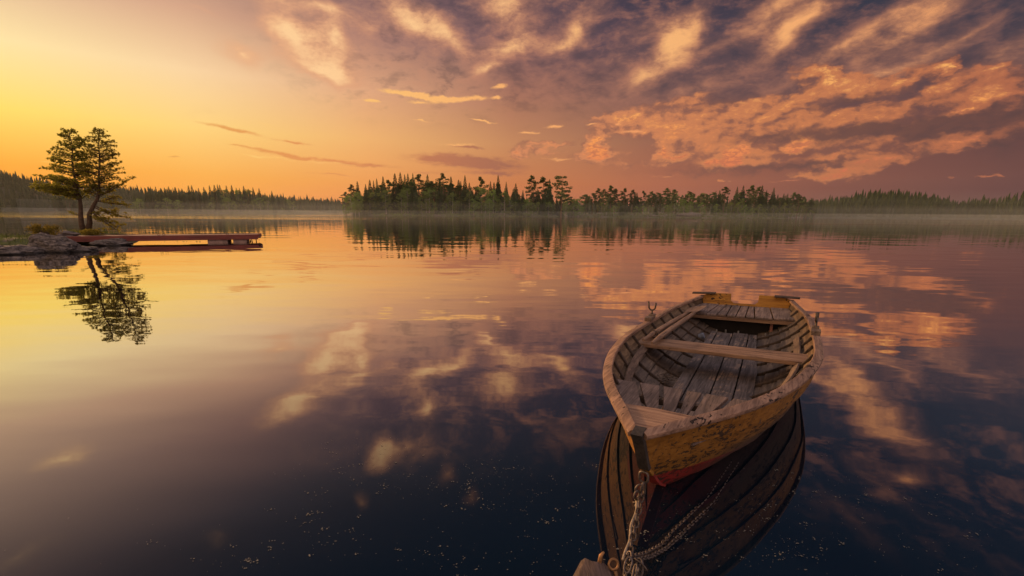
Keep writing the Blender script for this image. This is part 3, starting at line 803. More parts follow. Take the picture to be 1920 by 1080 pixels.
# loose rope tangle in the bilge and a bit of litter
mb = MB(); pts = []
for i in range(90):
    q = i * .37; r = .055 + .03 * sin(i * 1.7) + .02 * sin(i * .53)
    x = -.40 + r * 1.5 * cos(q); a = 2.02 + r * 1.2 * sin(q) + .02 * sin(i * .21)
    t = max(.05, min(.55, (abs(x)) / .8 * .7)); s = a / BL
    pz = skin_in(s, .35, -1).z
    pts.append(Vector((x, a, max(pz, .0) + .055 + .012 * sin(i * .9))))
mb.tube(pts, .0045, 6)
rp = mb.build('rope', plain('dark_rope', (.11, .085, .07, 1), .9, 0, .4, 60), smooth_=True); rp.matrix_world = BM
tag(rp, 'tangle of thin dark rope lying on the boat bottom beside the floorboards', 'rope')
mb = MB(); mb.tube([(0, 0, 0), (0, 0, .03), (0, 0, .06)], [.03, .034, .036], 14, cap=True)
cup = mb.build('bailer', plain('pale_bailer', (.20, .23, .30, 1), .5), smooth_=False, bevel=.004); cup.matrix_world = BM @ Matrix.Translation((-.36, 3.62, .06)) @ Matrix.Rotation(1.2, 4, 'Y')
tag(cup, 'small pale blue bailer lying in the bilge beside the aft end of the floorboards', 'bailer')

# ---------------------------------------------------------------- mooring log, chains and rope
LOGZ = .20
ltop = at_z(1118, 1060, LOGZ)
mb = MB(); rows_ = []
p0 = ltop + Vector((.0, .02, -.052)); p1 = ltop + Vector((-.33, -1.0, -.10)); axl = (p1 - p0).normalized(); sx_ = axl.cross(Vector((0, 0, 1))).normalized(); uz_ = sx_.cross(axl)
for u in np.linspace(0, 1, 14):
    r = []
    R0 = .080 * (1 - .16 * (1 - min(1, u * 9)) ** 2)
    for k in range(18):
        q = 2 * pi * k / 18; w_ = R0 * (1 + .22 * mnoise.noise(Vector((cos(q) * 1.5, sin(q) * 1.5, u * 5)))) * (1.15 if abs(cos(q)) > .5 else 1)
        r.append(p0 + axl * (u * 1.05 + (.035 * mnoise.noise(Vector((cos(q) * 2.2, sin(q) * 2.2, 3))) if u == 0 else 0)) + sx_ * cos(q) * w_ + uz_ * sin(q) * w_ * .8)
    rows_.append(r)
mb.sweep(rows_)
lg = mb.build('mooring_log', M_['log'], smooth_=False, angle=40, bevel=.004)
tag(lg, 'weathered grey log end at the water edge holding the boat chains', 'log')
ringp = at_z(1150, 1062, LOGZ); anchor = at_z(1178, 1052, LOGZ - .01)
mb = MB(); mb.ring(ringp + Vector((0, 0, .01)), (.15, -1, .55), (0, .5, 1), .019, .019, .0048)
mb.tube([ringp + Vector((.006, -.012, -.01)), ringp + Vector((.012, -.05, -.05))], .007, 8)
mb.tube([ringp + Vector((-.035, .02, -.06)), ringp + Vector((-.050, .02, .0)), ringp + Vector((-.046, .022, .03)), ringp + Vector((-.034, .024, .045))], [.008, .009, .008, .004], 8)
tag(mb.build('ring_bolt', M_['rustring'], smooth_=True), 'rusty ring bolt screwed into the side of the weathered log', 'ring bolt')

def chain_links(mb, pts, pitch=.044, ra=.0275, rb=.0125, wire=.0042, roll=0.0, wob=.25):
    pts = [Vector(p) for p in pts]; seg = [(pts[i + 1] - pts[i]).length for i in range(len(pts) - 1)]; tot = sum(seg)
    n = max(1, int(tot / pitch)); k = 0
    for i in range(n + 1):
        d = min(tot - 1e-6, i * tot / n); j = 0
        while d > seg[j]: d -= seg[j]; j += 1
        c = pts[j].lerp(pts[j + 1], d / seg[j]); t = (pts[j + 1] - pts[j]).normalized()
        s1 = t.cross(Vector((.3, 1, .2))).normalized(); s2 = t.cross(s1)
        q = roll + (pi / 2 if i % 2 else 0) + rng.uniform(-wob, wob)
        mb.ring(c, s1 * cos(q) + s2 * sin(q), t, ra, rb, wire, 14, 6)
rbw = bw(RB + Vector((0, -.03, -.04)))
def sag(a, b, n, s): return [a.lerp(b, i / n) - Vector((0, 0, s * 4 * (i / n) * (1 - i / n))) for i in range(n + 1)]
mb = MB(); chain_links(mb, sag(rbw + Vector((.004, 0, -.05)), anchor + Vector((.006, .02, .0)), 12, .012), .046, .029, .0125, .0036)
mb.ring(rbw + Vector((.006, 0, -.035)), (.6, -.8, 0), (0, 0, 1), .042, .015, .0055); mb.ring(rbw + Vector((-.016, -.004, -.022)), (.2, -1, .3), (.5, 0, 1), .022, .016, .0052)
mb.ring(rbw + Vector((-.026, -.008, -.055)), (.5, -.8, .3), (.3, .2, 1), .021, .016, .0052); mb.ring(rbw + Vector((-.010, -.008, -.072)), (.9, -.3, .1), (.8, 0, .5), .022, .014, .0050)
tag(mb.build('chain', M_['chain'], smooth_=True), 'galvanised chain hanging from the boat stem down to the log', 'chain')
# doubled chain running out from the log and sinking just under the surface
wa, wc = at_z(1245, 1028, .0), at_z(1378, 866, 0)
mb = MB(); dv = (wc - wa).normalized(); sdv = Vector((dv.y, -dv.x, 0))
for o_, rr in ((-.011, .0), (.011, .7)):
    pts = [anchor + sdv * o_ + Vector((0, 0, .01)), anchor.lerp(wa, .5) + sdv * o_ * 1.1 + Vector((0, 0, -.006)), wa + sdv * o_ * 1.2 + Vector((0, 0, .010)), wa.lerp(wc, .12) + sdv * o_ * 1.6 + Vector((0, 0, -.002)),
           wa.lerp(wc, .5) + sdv * o_ * 2 + Vector((.02, -.02, -.0065)), wc + sdv * o_ * 2 + Vector((0, 0, -.0085))]
    chain_links(mb, pts, .021, .014, .0085, .0034, rr, .15)
tag(mb.build('chain', M_['chain'], smooth_=True), 'doubled small-link chain running from the log into the water under the bow', 'chain')
mb = MB()
for i in range(11):
    c = anchor + Vector((rng.uniform(-.035, .045), rng.uniform(-.075, .01), rng.uniform(-.035, .012)))
    mb.ring(c, (rng.uniform(-1, 1), rng.uniform(-1, .2), rng.uniform(-.2, 1)), (rng.uniform(-1, 1), -1, rng.uniform(-.8, .8)), .030, .0125, .0042)
for i in range(4):
    c = anchor + Vector((.02 + .018 * i, -.035 - .03 * i, -.01 - .02 * i))
    mb.ring(c, (1, .3, .4) if i % 2 else (.2, .4, 1), (.5, -1, -.4), .030, .0125, .0042)
tag(mb.build('chain', M_['chain'], smooth_=True), 'heap of long chain links bunched on top of the log', 'chain')
r0 = rbw + Vector((-.022, -.01, -.09)); r1 = at_z(1170, 1048, LOGZ)
mb = MB(); pts = sag(r0, r1, 14, .02); pts = [p + Vector((.004 * sin(i * .8), .003 * cos(i * 1.1), 0)) for i, p in enumerate(pts)]
mb.tube(pts, [.0085, .009] + [.0062] * 13, 8)
for i in range(9): mb.tube([r0 + Vector((0, 0, -.005)), r0 + Vector((rng.uniform(-.022, .012), rng.uniform(-.01, .01), rng.uniform(-.035, .012)))], .0018, 4)
tag(mb.build('rope', M_['rope'], smooth_=True), 'frayed mooring rope hanging beside the chain from bow to log', 'rope')

# ---------------------------------------------------------------- pollen and seed flakes on the water
mb = MB(); fr = random.Random(3)
def flake(x, y, size):
    c = at_z(x, y, .0025); n = fr.randint(4, 6); q0 = fr.uniform(0, 6.28); st = fr.uniform(.35, 1.0); rot = fr.uniform(0, 6.28)
    vs = []
    for k in range(n):
        q = q0 + 2 * pi * k / n; r = size * fr.uniform(.45, 1.1); ex, ey = r * cos(q), r * sin(q) * st
        vs.append((c.x + ex * cos(rot) - ey * sin(rot), c.y + ex * sin(rot) + ey * cos(rot), .0025 + fr.uniform(0, .001)))
    mb.add(vs, [tuple(range(n))])
clusters = [(700,850,90,40,90),(900,885,110,30,90),(780,905,110,25,70),(880,930,90,25,60),(620,1000,90,40,60),(800,1040,60,35,50),(560,940,90,60,30),(980,960,110,60,60),(1050,900,50,30,25),
            (1440,960,70,55,90),(1300,1000,130,50,70),(1480,1020,70,40,50),(1420,1055,80,20,30),(1560,930,90,50,50),(1660,960,110,50,50),(1740,1010,120,50,40),(1560,1030,100,40,50),(1240,960,60,60,40),(1130,1000,60,50,35),
            (480,1050,120,25,40),(960,1050,120,25,40),(1840,1000,60,60,15),(620,880,60,40,25),(1500,880,60,40,25),(300,1000,200,60,15)]
for cx, cy, sx, sy, n in clusters:
    for _ in range(int(n * .75)):
        x, y = fr.gauss(cx, sx * .6), fr.gauss(cy, sy * .6)
        if y < 815 or y > 1090: continue
        big = fr.random() < .16
        sz = fr.uniform(.0045, .008) if big else fr.uniform(.0016, .004)
        flake(x, y, sz)
        if big:
            for _2 in range(fr.randint(1, 5)): flake(x + fr.gauss(0, 7), y + fr.gauss(0, 2.5), sz * fr.uniform(.4, .9))
fl = mb.build('pollen', plain('pollen_flake', (.19, .17, .135, 1), .8, 0, .25, 80, 0), fix=False)
tag(fl, 'pale pollen and seed flakes floating on the dark water near the bow', 'pollen', kind='stuff')

# ================================================================ near shore on the left: rock, bank, jetty, pines
def fbm(x, y, z=0, o=4):
    return mnoise.fractal(Vector((x, y, z)), 1.0, 2.0, o)
def mound(name, mat, x0, x1, y0, y1, nx, ny, hfun, label=None, kind='structure'):
    mb = MB()
    for j in range(ny + 1):
        for i in range(nx + 1):
            x = x0 + (x1 - x0) * i / nx; y = y0 + (y1 - y0) * j / ny
            mb.v.append((x, y, hfun(x, y)))
    for j in range(ny):
        for i in range(nx):
            a = j * (nx + 1) + i; mb.f.append((a, a + 1, a + nx + 2, a + nx + 1))
    o = mb.build(name, mat, smooth_=True, fix=False)
    return tag(o, kind=kind)

def rock_material():
    m, q, b = new_mat('shore_rock'); co = obj_co(q)
    strat = q.noise(q.mapping(co, rot=(.25, .2, .5), scale=(1.4, 5, 9)), 1.6, 6, .62, dist=.8)
    fine = q.noise(co, 11, 6, .65)
    c = q.mix(q.ss(strat, .35, .65), (.075, .060, .052, 1), (.29, .24, .215, 1))
    c = q.mix(q.ss(fine, .45, .7, 0, .5), c, (.35, .30, .27, 1))
    crack = q.ss(q.m('ABSOLUTE', q.m('SUBTRACT', q.noise(q.mapping(co, rot=(.25, .2, .5), scale=(1.2, 4, 8)), 1.4, 3, .6, dist=1), .5)), 0, .03, 1, 0)
    c = q.mix(q.m('MULTIPLY', crack, .8), c, (.03, .024, .022, 1))
    geo = q.node('ShaderNodeNewGeometry'); px, py, pz = q.sep(geo.outputs['Position'])
    c = q.mix(q.ss(pz, .10, .02), c, (.03, .024, .02, 1))
    q.set(b.inputs['Base Color'], c); b.inputs['Roughness'].default_value = .85
    bump(q, b, q.m('ADD', q.m('SUBTRACT', strat, q.m('MULTIPLY', crack, .5)), q.m('MULTIPLY', fine, .4)), .12)
    return m
ROCK = rock_material()
def rock(name, label, c, size, seed, rotz=0.0, amp=.28, sub=4, lean=0.0):
    b = bmesh.new(); bmesh.ops.create_icosphere(b, subdivisions=sub, radius=1)
    for v in b.verts:
        p = v.co.copy(); d = 1 + amp * mnoise.fractal(p * 1.1 + Vector((seed * 3.1, seed, 0)), 1, 2, 4)
        lay = .05 * math.sin((p.z * 6 + p.x * 2.2 + p.y) * 1.8 + seed) + .05 * mnoise.noise(p * 5 + Vector((seed,) * 3)) + .16 * abs(mnoise.noise(p * 2.3 + Vector((seed + 9,) * 3))) - .10 * abs(mnoise.noise(p * 4.6 + Vector((seed + 4,) * 3)))
        p = p * (d + lay); v.co = Vector((p.x * size[0] + lean * p.z, p.y * size[1], p.z * size[2]))
    me = bpy.data.meshes.new(name); b.to_mesh(me); b.free()
    o = link(name, me, ROCK, angle=35); o.location = c; o.rotation_euler.z = rotz
    return tag(o, label, 'rock')
rc = at_z(84, 474, 0.0)
rock('rock', 'big layered grey rock rising from the water in front of the jetty foot', (rc.x - .05, rc.y + .55, .06), (.90, .54, .56), 1.3, -.15, .30, 5, -.32)
rc2 = at_z(118, 474, 0.0); rock('rock', 'low flat rock ledge sloping into the water beside the big rock', (rc2.x + .0, rc2.y + .7, -.04), (.6, .45, .24), 4.2, .3)
rc3 = at_z(2, 480, 0.0); rock('rock', 'brown shore rock at the left edge below the grass', (rc3.x - .75, rc3.y + .9, -.02), (1.1, .6, .34), 6.4, .2, .25, 5)
rb_ = at_depth(118, 437, 21); rock('rock', 'small pointed rock behind the jetty beside the low bush', (rb_.x, rb_.y, .40), (.55, .4, .22), 2.2, .3)
rk = at_z(185, 462, 0.0); rock('rock', 'dark boulder under the jetty where it leaves the shore', (rk.x - .1, rk.y + .8, .02), (.75, .55, .26), 8.2, .1)

def ground_material(name, c1, c2, c3, sc):
    m, q, b = new_mat(name); co = obj_co(q)
    n = q.noise(co, sc, 5, .6); n2 = q.noise(co, sc * .23, 3, .5)
    c = q.mix(q.ss(n, .35, .65), c1, c2); c = q.mix(q.ss(n2, .5, .62), c, c3)
    q.set(b.inputs['Base Color'], c); b.inputs['Roughness'].default_value = .95
    bump(q, b, n, .05); return m
bankm = ground_material('bank_ground', (.06, .075, .022, 1), (.12, .13, .035, 1), (.16, .12, .085, 1), 6)
tb = at_depth(158, 437, 23)
def bank_h(x, y):
    d1 = math.hypot((x - tb.x) / 2.6, (y - tb.y) / 1.9); d2 = math.hypot((x + 22.0) / 5.2, (y - 18.2) / 2.6)
    k = max(1 - d1, 1 - d2)
    return -.35 + .78 * smooth(k, -.25, .55) + .07 * fbm(x * .9, y * .9)
mound('ground', bankm, -34, -15.2, 13.5, 28, 70, 54, bank_h)
GRN = plain('grass_blade', (.16, .19, .03, 1), .8, 0, .5, 3, 0)
mb = MB(); gr_ = random.Random(5)
for _ in range(5200):
    if gr_.random() < .72: x, y = gr_.uniform(-25.5, -16.4), gr_.uniform(15.6, 20.4)
    else: x, y = tb.x + gr_.gauss(.25, .9), tb.y + gr_.gauss(-.5, .7)
    z = bank_h(x, y)
    if z < .20: continue
    hgt = gr_.uniform(.05, .17) * (1.3 if abs(x - tb.x) < 1.4 else 1); a = gr_.uniform(0, 6.28); w_ = .012
    mb.add([(x - w_ * cos(a), y - w_ * sin(a), z - .02), (x + w_ * cos(a), y + w_ * sin(a), z - .02), (x + hgt * .45 * sin(a * 3), y + hgt * .45 * cos(a * 2), z + hgt)], [(0, 1, 2)])
tag(mb.build('grass', GRN, fix=False), 'short green grass along the bank around the jetty foot', 'grass', kind='stuff')

# jetty
ZD = .37
jA, jR = at_z(78, 444.5, ZD), at_z(483, 440, ZD)
ju = (jR - jA); jl = ju.length; ju.normalize(); jv = Vector((-ju.y, ju.x, 0))
jet = thing('jetty', 'red wooden jetty on pale piers reaching out from the left bank', 'jetty', (jA.x, jA.y, 0))
jet.rotation_euler.z = atan2(ju.y, ju.x)
JW = 1.45
redw = wood('red_jetty_paint', (.31, .088, .066, 1), (.18, .05, .042, 1), 'x', .7, scale=.5, var=.2)
deckw = wood('jetty_deck_wood', (.42, .27, .20, 1), (.22, .13, .10, 1), 'y', .75, scale=.6, var=.3)
mb = MB(); x = -.1; n = 0
while x < jl - .1:
    w_ = .135; mb.box(x, x + w_, .03, JW, ZD - .03 + rng.uniform(-.003, .003), ZD + rng.uniform(0, .004)); x += w_ + .01
mb.build('deck', deckw, jet)
for yy in (-.02, JW + .002):
    mb = MB(); mb.box(-.15, jl, yy, yy + .048, ZD - .235, ZD + .012); mb.build('side_board', redw, jet, bevel=.006)
mb = MB(); mb.box(jl + .002, jl + .05, -.03, JW + .05, ZD - .16, ZD + .012); mb.build('end_board', redw, jet, bevel=.006)
mb = MB()
for yy in (.35, 1.0): mb.box(-.1, jl - .02, yy, yy + .1, ZD - .19, ZD - .035)
mb.build('joist', redw, jet)
pierm = plain('pale_pier_concrete', (.46, .31, .25, 1), .9, 0, .25, 6, .02)
for px0, px1 in ((391, 427), (437, 461)):
    t0 = (at_z(px0, 440, ZD) - jA).dot(ju); t1 = (at_z(px1, 440, ZD) - jA).dot(ju)
    mb = MB(); mb.box(t0, t1, .06, JW - .15, -.5, ZD - .245, .012); mb.build('pier', pierm, jet, bevel=.015)
mb = MB()
for q in range(16):
    t_ = jl - rng.uniform(.05, 1.5); yy = rng.uniform(.02, JW - .1); mb.tube([(t_, yy, -.05), (t_ + rng.uniform(-.04, .04), yy,   .04 + rng.uniform(0, .06))], .022, 5)
tag(mb.build('waterweed', M_['iron'], jet), kind='stuff')
for t_ in (jl - .09, jl - .30):
    mb = MB(); mb.tube([(t_, .05, -.3), (t_, .05, ZD - .2)], .014, 6); mb.build('support_stake', M_['iron'], jet)
for px in (322, 330, 435):
    t_ = (at_z(px, 438, ZD) - jA).dot(ju); mb = MB(); mb.ring((t_, .12, ZD + .055), (0, 1, .2), (0, 0, 1), .05, .05, .010); mb.build('mooring_ring', M_['iron'], jet, smooth_=True)

# ---------------------------------------------------------------- foliage meshes
def leaf_mat(name, col, dark, trans=.25, nsc=3.0):
    m = bpy.data.materials.new(name); m.use_nodes = True; m.node_tree.nodes.clear(); q = G(m.node_tree)
    co = obj_co(q); n = q.noise(co, nsc, 3, .6); n2 = q.noise(co, nsc * 6, 2, .5)
    oi = q.node('ShaderNodeObjectInfo')
    c = q.mix(q.ss(q.m('MULTIPLY_ADD', n2, .5, q.m('MULTIPLY', n, .6)), .35, .75), dark, col)
    hs = q.node('ShaderNodeHueSaturation'); q.set(hs.inputs['Hue'], q.m('MULTIPLY_ADD', oi.outputs['Random'], .035, .482)); q.set(hs.inputs['Value'], q.m('MULTIPLY_ADD', oi.outputs['Random'], .55, .72)); q.set(hs.inputs['Color'], c)
    d = q.node('ShaderNodeBsdfDiffuse'); t = q.node('ShaderNodeBsdfTranslucent'); q.set(d.inputs[0], hs.outputs[0]); q.set(t.inputs[0], hs.outputs[0])
    mx = q.node('ShaderNodeMixShader'); mx.inputs[0].default_value = trans; q.l.new(d.outputs[0], mx.inputs[1]); q.l.new(t.outputs[0], mx.inputs[2])
    q.l.new(mx.outputs[0], q.node('ShaderNodeOutputMaterial').inputs[0]); return m
L_SPR = leaf_mat('spruce_needles', (.115, .175, .062, 1), (.056, .09, .038, 1), .25, .5)
L_PIN = leaf_mat('pine_needles', (.14, .185, .062, 1), (.07, .096, .036, 1), .3, .6)
L_BIR = leaf_mat('birch_leaves', (.27, .37, .09, 1), (.15, .21, .055, 1), .45, .6)
L_NEAR = leaf_mat('near_pine_needles', (.36, .30, .055, 1), (.18, .16, .03, 1), .65, 2.2)
BARK = plain('tree_bark', (.13, .085, .06, 1), .9, 0, .4, 7, .02)
BARKP = plain('pine_bark', (.21, .115, .065, 1), .9, 0, .4, 5, .02)
BARKB = plain('birch_bark', (.42, .37, .32, 1), .85, 0, .3, 4, .0)

def quad(mb, c, u, v):
    mb.add([c - u - v, c + u - v * .6, c + u * .85 + v, c - u * .8 + v * .7], [(0, 1, 2, 3)])
def rv(r): 
    z = r.uniform(-1, 1); a = r.uniform(0, 2 * pi); s = sqrt(1 - z * z); return Vector((s * cos(a), s * sin(a), z))

def spruce_mesh(seed):
    """Unit-height spruce: drooping whorls of sprays round a straight stem."""
    r = random.Random(seed); mb = MB(); R = r.uniform(.15, .215); base = r.uniform(.03, .10)
    h = base
    while h < .985:
        f = (h - base) / (1 - base); rad = R * ((1 - f) ** .78) * r.uniform(.72, 1.12) + .006
        k = max(5, int(15 * (1 - f) ** .6)); a0 = r.uniform(0, 6.28)
        for i in range(k):
            a = a0 + 2 * pi * i / k + r.uniform(-.25, .25); L = rad * r.uniform(.6, 1.15)
            d = Vector((cos(a), sin(a), 0)); t = Vector((-sin(a), cos(a), 0))
            dr = r.uniform(.15, .55); p0 = Vector((0, 0, h)); p1 = p0 + d * L * .55 + Vector((0, 0, -L * dr * .3)); p2 = p0 + d * L + Vector((0, 0, -L * dr))
            w_ = max(.011, L * r.uniform(.20, .34))
            mb.add([p0 + d * L * .08, p1 - t * w_, p2 + Vector((0, 0, r.uniform(-.004, .006))), p1 + t * w_], [(0, 1, 2, 3)])
            mb.add([p1 + Vector((0, 0, .006)), p1 - Vector((0, 0, w_ * 1.5)) - t * w_ * .4, p2 - Vector((0, 0, w_ * .6))], [(0, 1, 2)])
        h += .022 * (1 - f * .45) * r.uniform(.8, 1.25)
    mb.add([Vector((-.006, 0, .965)), Vector((.006, 0, .965)), Vector((0, 0, 1.0))], [(0, 1, 2)])
    mb.add([Vector((0, -.006, .965)), Vector((0, .006, .965)), Vector((0, 0, 1.0))], [(0, 1, 2)])
    return mb.mesh('spruce_crown')
def clump(mb, r, c, rx, rz, n, ls):
    for _ in range(n):
        p = rv(r) * (r.random() ** .35); q = c + Vector((p.x * rx, p.y * rx, p.z * rz))
        u = rv(r) * ls * r.uniform(.5, 1.1); w_ = u.cross(rv(r)).normalized() * ls * r.uniform(.35, .7); quad(mb, q, u, w_)
def pine_mesh(seed, flat=False):
    r = random.Random(seed); mb = MB(); tr = MB(); lo = r.uniform(.30, .48); R = r.uniform(.17, .25)
    lean = (r.uniform(-.03, .03), r.uniform(-.03, .03)); st = lambda h: Vector((lean[0] * h * h, lean[1] * h * h, h))
    tr.tube([st(h) for h in np.linspace(0, .97, 8)], [interp(h, [0, .1, 1], [.016, .013, .003]) for h in np.linspace(0, .97, 8)], 6)
    n = r.randint(26, 34)
    for i in range(n):
        f = (i + r.uniform(0, 1)) / n; h = lo + (1 - lo) * f * .97
        prof = (.45 + .55 * sin(pi * min(1, f * 1.15)) ) if not flat else (.6 + .4 * f)
        if f > .85 and not flat: prof *= .55
        a = r.uniform(0, 6.28); L = R * prof * r.uniform(.45, 1.1); p0 = st(h)
        p1 = p0 + Vector((cos(a) * L, sin(a) * L, L * r.uniform(-.05, .35)))
        tr.tube([p0, (p0 + p1) / 2 + Vector((0, 0, -.004)), p1], [.0045, .003, .0015], 4, cap=False)
        clump(mb, r, p1, r.uniform(.045, .075), r.uniform(.026, .042), 40, .017)
        clump(mb, r, p0.lerp(p1, .55) + Vector((0, 0, .01)), .035, .018, 16, .014)
    clump(mb, r, st(.97), .035 if not flat else .06, .028, 26, .014)
    return mb.mesh('pine_crown'), tr.mesh('pine_trunk')
def birch_mesh(seed):
    r = random.Random(seed); mb = MB(); tr = MB(); lo = r.uniform(.06, .2); R = r.uniform(.24, .36)
    lean = (r.uniform(-.05, .05), r.uniform(-.05, .05)); st = lambda h: Vector((lean[0] * h * h, lean[1] * h * h, h))
    tr.tube([st(h) for h in np.linspace(0, .92, 7)], [interp(h, [0, .1, 1], [.013, .010, .002]) for h in np.linspace(0, .92, 7)], 6)
    for i in range(26):
        f = (i + r.random()) / 26; h = lo + (1 - lo) * f * .95; prof = sin(pi * (.16 + .80 * f)) ** .8
        a = r.uniform(0, 6.28); L = R * prof * r.uniform(.25, 1.0); p1 = st(h) + Vector((cos(a) * L, sin(a) * L, L * .25))
        tr.tube([st(h) - Vector((0, 0, .02)), p1], [.003, .001], 4, cap=False)
        clump(mb, r, p1, r.uniform(.06, .10), r.uniform(.05, .08), 40, .021)
    return mb.mesh('birch_crown'), tr.mesh('birch_trunk')
tr_ = MB(); tr_.tube([(0, 0, 0), (0, 0, .5), (0, 0, .97)], [.014, .009, .002], 6); SPR_T = tr_.mesh('spruce_trunk')
PROTO = {'spruce': [], 'pine': [], 'flat': [], 'birch': []}
def proto(kind, cm, tm, lm, bmat):
    cm.materials.append(lm)
    if not tm.materials: tm.materials.append(bmat)
    PROTO[kind].append((cm, tm))
for sdd in range(7): proto('spruce', spruce_mesh(100 + sdd), SPR_T, L_SPR, BARK)
for sdd in range(6): c_, t_ = pine_mesh(200 + sdd); proto('pine', c_, t_, L_PIN, BARKP)
for sdd in range(2): c_, t_ = pine_mesh(250 + sdd, True); proto('flat', c_, t_, L_PIN, BARKP)
for sdd in range(6): c_, t_ = birch_mesh(300 + sdd); proto('birch', c_, t_, L_BIR, BARKB)

tr_rng = random.Random(11)
NAMES = {'spruce': ('spruce_tree', 'spruce'), 'pine': ('pine_tree', 'pine'), 'flat': ('pine_tree', 'pine'), 'birch': ('birch_tree', 'birch')}
def tree(kind, loc, h, label, group, wide=1.0, lean=0.0, var=None):
    cm, tm = PROTO[kind][var if var is not None else tr_rng.randrange(len(PROTO[kind]))]
    nm, cat = NAMES[kind]
    t = thing(nm, label, 'tree', loc, group); t.scale = (h * wide, h * wide, h); t.rotation_euler = (0, lean, tr_rng.uniform(0, 6.28) if not lean else 0)
    for n_, me in (('crown', cm), ('trunk', tm)):
        o = bpy.data.objects.new(n_, me); COL.objects.link(o); o.parent = t
    return t
ORD = ['first', 'second', 'third', 'fourth', 'fifth', 'sixth', 'seventh', 'eighth', 'ninth', 'tenth', 'eleventh', 'twelfth', 'thirteenth', 'fourteenth', 'fifteenth', 'sixteenth', 'seventeenth', 'eighteenth', 'nineteenth', 'twentieth',
       'twenty-first', 'twenty-second', 'twenty-third', 'twenty-fourth', 'twenty-fifth', 'twenty-sixth', 'twenty-seventh', 'twenty-eighth', 'twenty-ninth', 'thirtieth', 'thirty-first', 'thirty-second']

# ---------------------------------------------------------------- far lands
shorem = ground_material('island_ground', (.055, .07, .022, 1), (.13, .14, .045, 1), (.14, .11, .08, 1), .6)
def land(name, x0, x1, yf, depth, hh, D):
    """A low strip of land whose near shore runs between two photograph columns at distance D (a function of x)."""
    pass
def island_height(shape):
    def f(x, y): return shape(x, y)
    return f
def gx(px, Y): return at_depth(px, 400, Y).x

def make_land(px0, px1, Yf, Yb, hmax, seed):
    """Mound between columns px0, px1 from distance Yf to Yb."""
    x0, x1 = gx(px0, Yf), gx(px1, Yf)
    cx, cy, rx, ry = (x0 + x1) / 2, (Yf + Yb) / 2, (x1 - x0) / 2, (Yb - Yf) / 2
    def h(x, y):
        u = abs((x - cx) / rx); v_ = (y - cy) / ry
        d = 1 - (u ** 4 + v_ * v_) ** .5 + .10 * fbm(x * .045 + seed, y * .045)
        return -.5 + (hmax + .5) * smooth(d, -.10, .55) + .18 * fbm(x * .3, y * .3)
    mound('ground', shorem, cx - rx * 1.2, cx + rx * 1.2, cy - ry * 1.3, cy + ry * 1.3, 110, 34, h)
    return h
H_isl = make_land(636, 1092, 200, 262, 1.6, 1)
H_hd = make_land(1060, 1560, 196, 285, 1.8, 5)
H_lf = make_land(232, 575, 298, 380, 2.0, 9)

def skyline(lst, Hf, Y0, Y1, place, kind_default='spruce'):
    cnt = {}
    for row in lst:
        px, ty, kind = row[:3]; lean = row[3] if len(row) > 3 else 0.0
        Y = tr_rng.uniform(Y0, Y1) if len(row) < 5 else row[4]
        p = at_depth(px, 400, Y); x = p.x; z = max(.05, Hf(x, Y)) - .1
        h = at_depth(px, ty, Y).z - z
        fam = NAMES[kind][1]; cnt[fam] = cnt.get(fam, 0) + 1
        adj = {'spruce': 'pointed spruce', 'pine': 'bushy pine', 'flat': 'wide pine', 'birch': 'birch'}[kind]
        tree(kind, (x, Y, z), h, f'{adj} on {place}, {ORD[cnt[fam] - 1]} skyline {fam} from its left', f'skyline trees of {place}',
             wide=tr_rng.uniform(.85, 1.2) if kind != 'flat' else 1.1, lean=lean)
S, P, F_, Bk = 'spruce', 'pine', 'flat', 'birch'
skyline([(649.5,360,P),(662,346,P),(674,339,S),(688,350,S),(697,336,S),(704,337.5,S),(710,334,S),(722,330,S),(732,338,P),(744,324,S),(754,322.5,S),(762,326,S),(768,324,S),(777,324,S),(786,327,P),(804,326,S),(819,338,S),
         (826,333,S),(833,325,P),(847,330,S),(861,336,S),(873,328,S),(884,350,S),(902,332,P),(920,339,S),(934,327,S),(949,340,S),(965,356,S),(996,329,P),(1017,332,P),(1029,335,S),(1052,330,F_,0,203.5),(1080,372,S)], H_isl, 212, 236, 'the central island')
skyline([(1099,366,P),(1110,362,P),(1120,353,P),(1129,355,P),(1144,348,P),(1152,354,P),(1169,353,P),(1184,356,P),(1204,358,P),(1219,359,P),(1236,366,P),(1249,353,P),(1260,355,P),(1276,366,P),(1290,359,P),(1312,364,P),(1322,364,P),(1338,357,S),
         (1345,356,S),(1356,350,P),(1377,349,S),(1388,347,S),(1398,347,P,.12),(1407,349,P,.20),(1423,347,S),(1432,355,S),(1445,351,S),(1454,364,S),(1465,362,S),(1472,362,S),(1484,361,P),(1494,364,P),(1503,369,P),(1517,370,S)], H_hd, 214, 245, 'the right-hand headland')
skyline([(257,363,S),(265,363,S),(281,353,S),(287,354,S),(290,352,S),(300,349,S),(309,352,S),(316,351,S),(324,349,S),(336,350,S),(342,352,S),(349,354,S),(361,347,S),(367,347,S),(379,352,S),(389,350,S),(400,347,S),(409,346,S),(415,345,S),
         (419,346,S),(431,347,S),(441,346,S),(449,351,S),(455,352,S),(463,348,S),(471,354,S),(480,351,S),(491,352,S),(501,361,S),(514,357,S),(524,365,S),(538,369,S)], H_lf, 318, 350, 'the far left point')

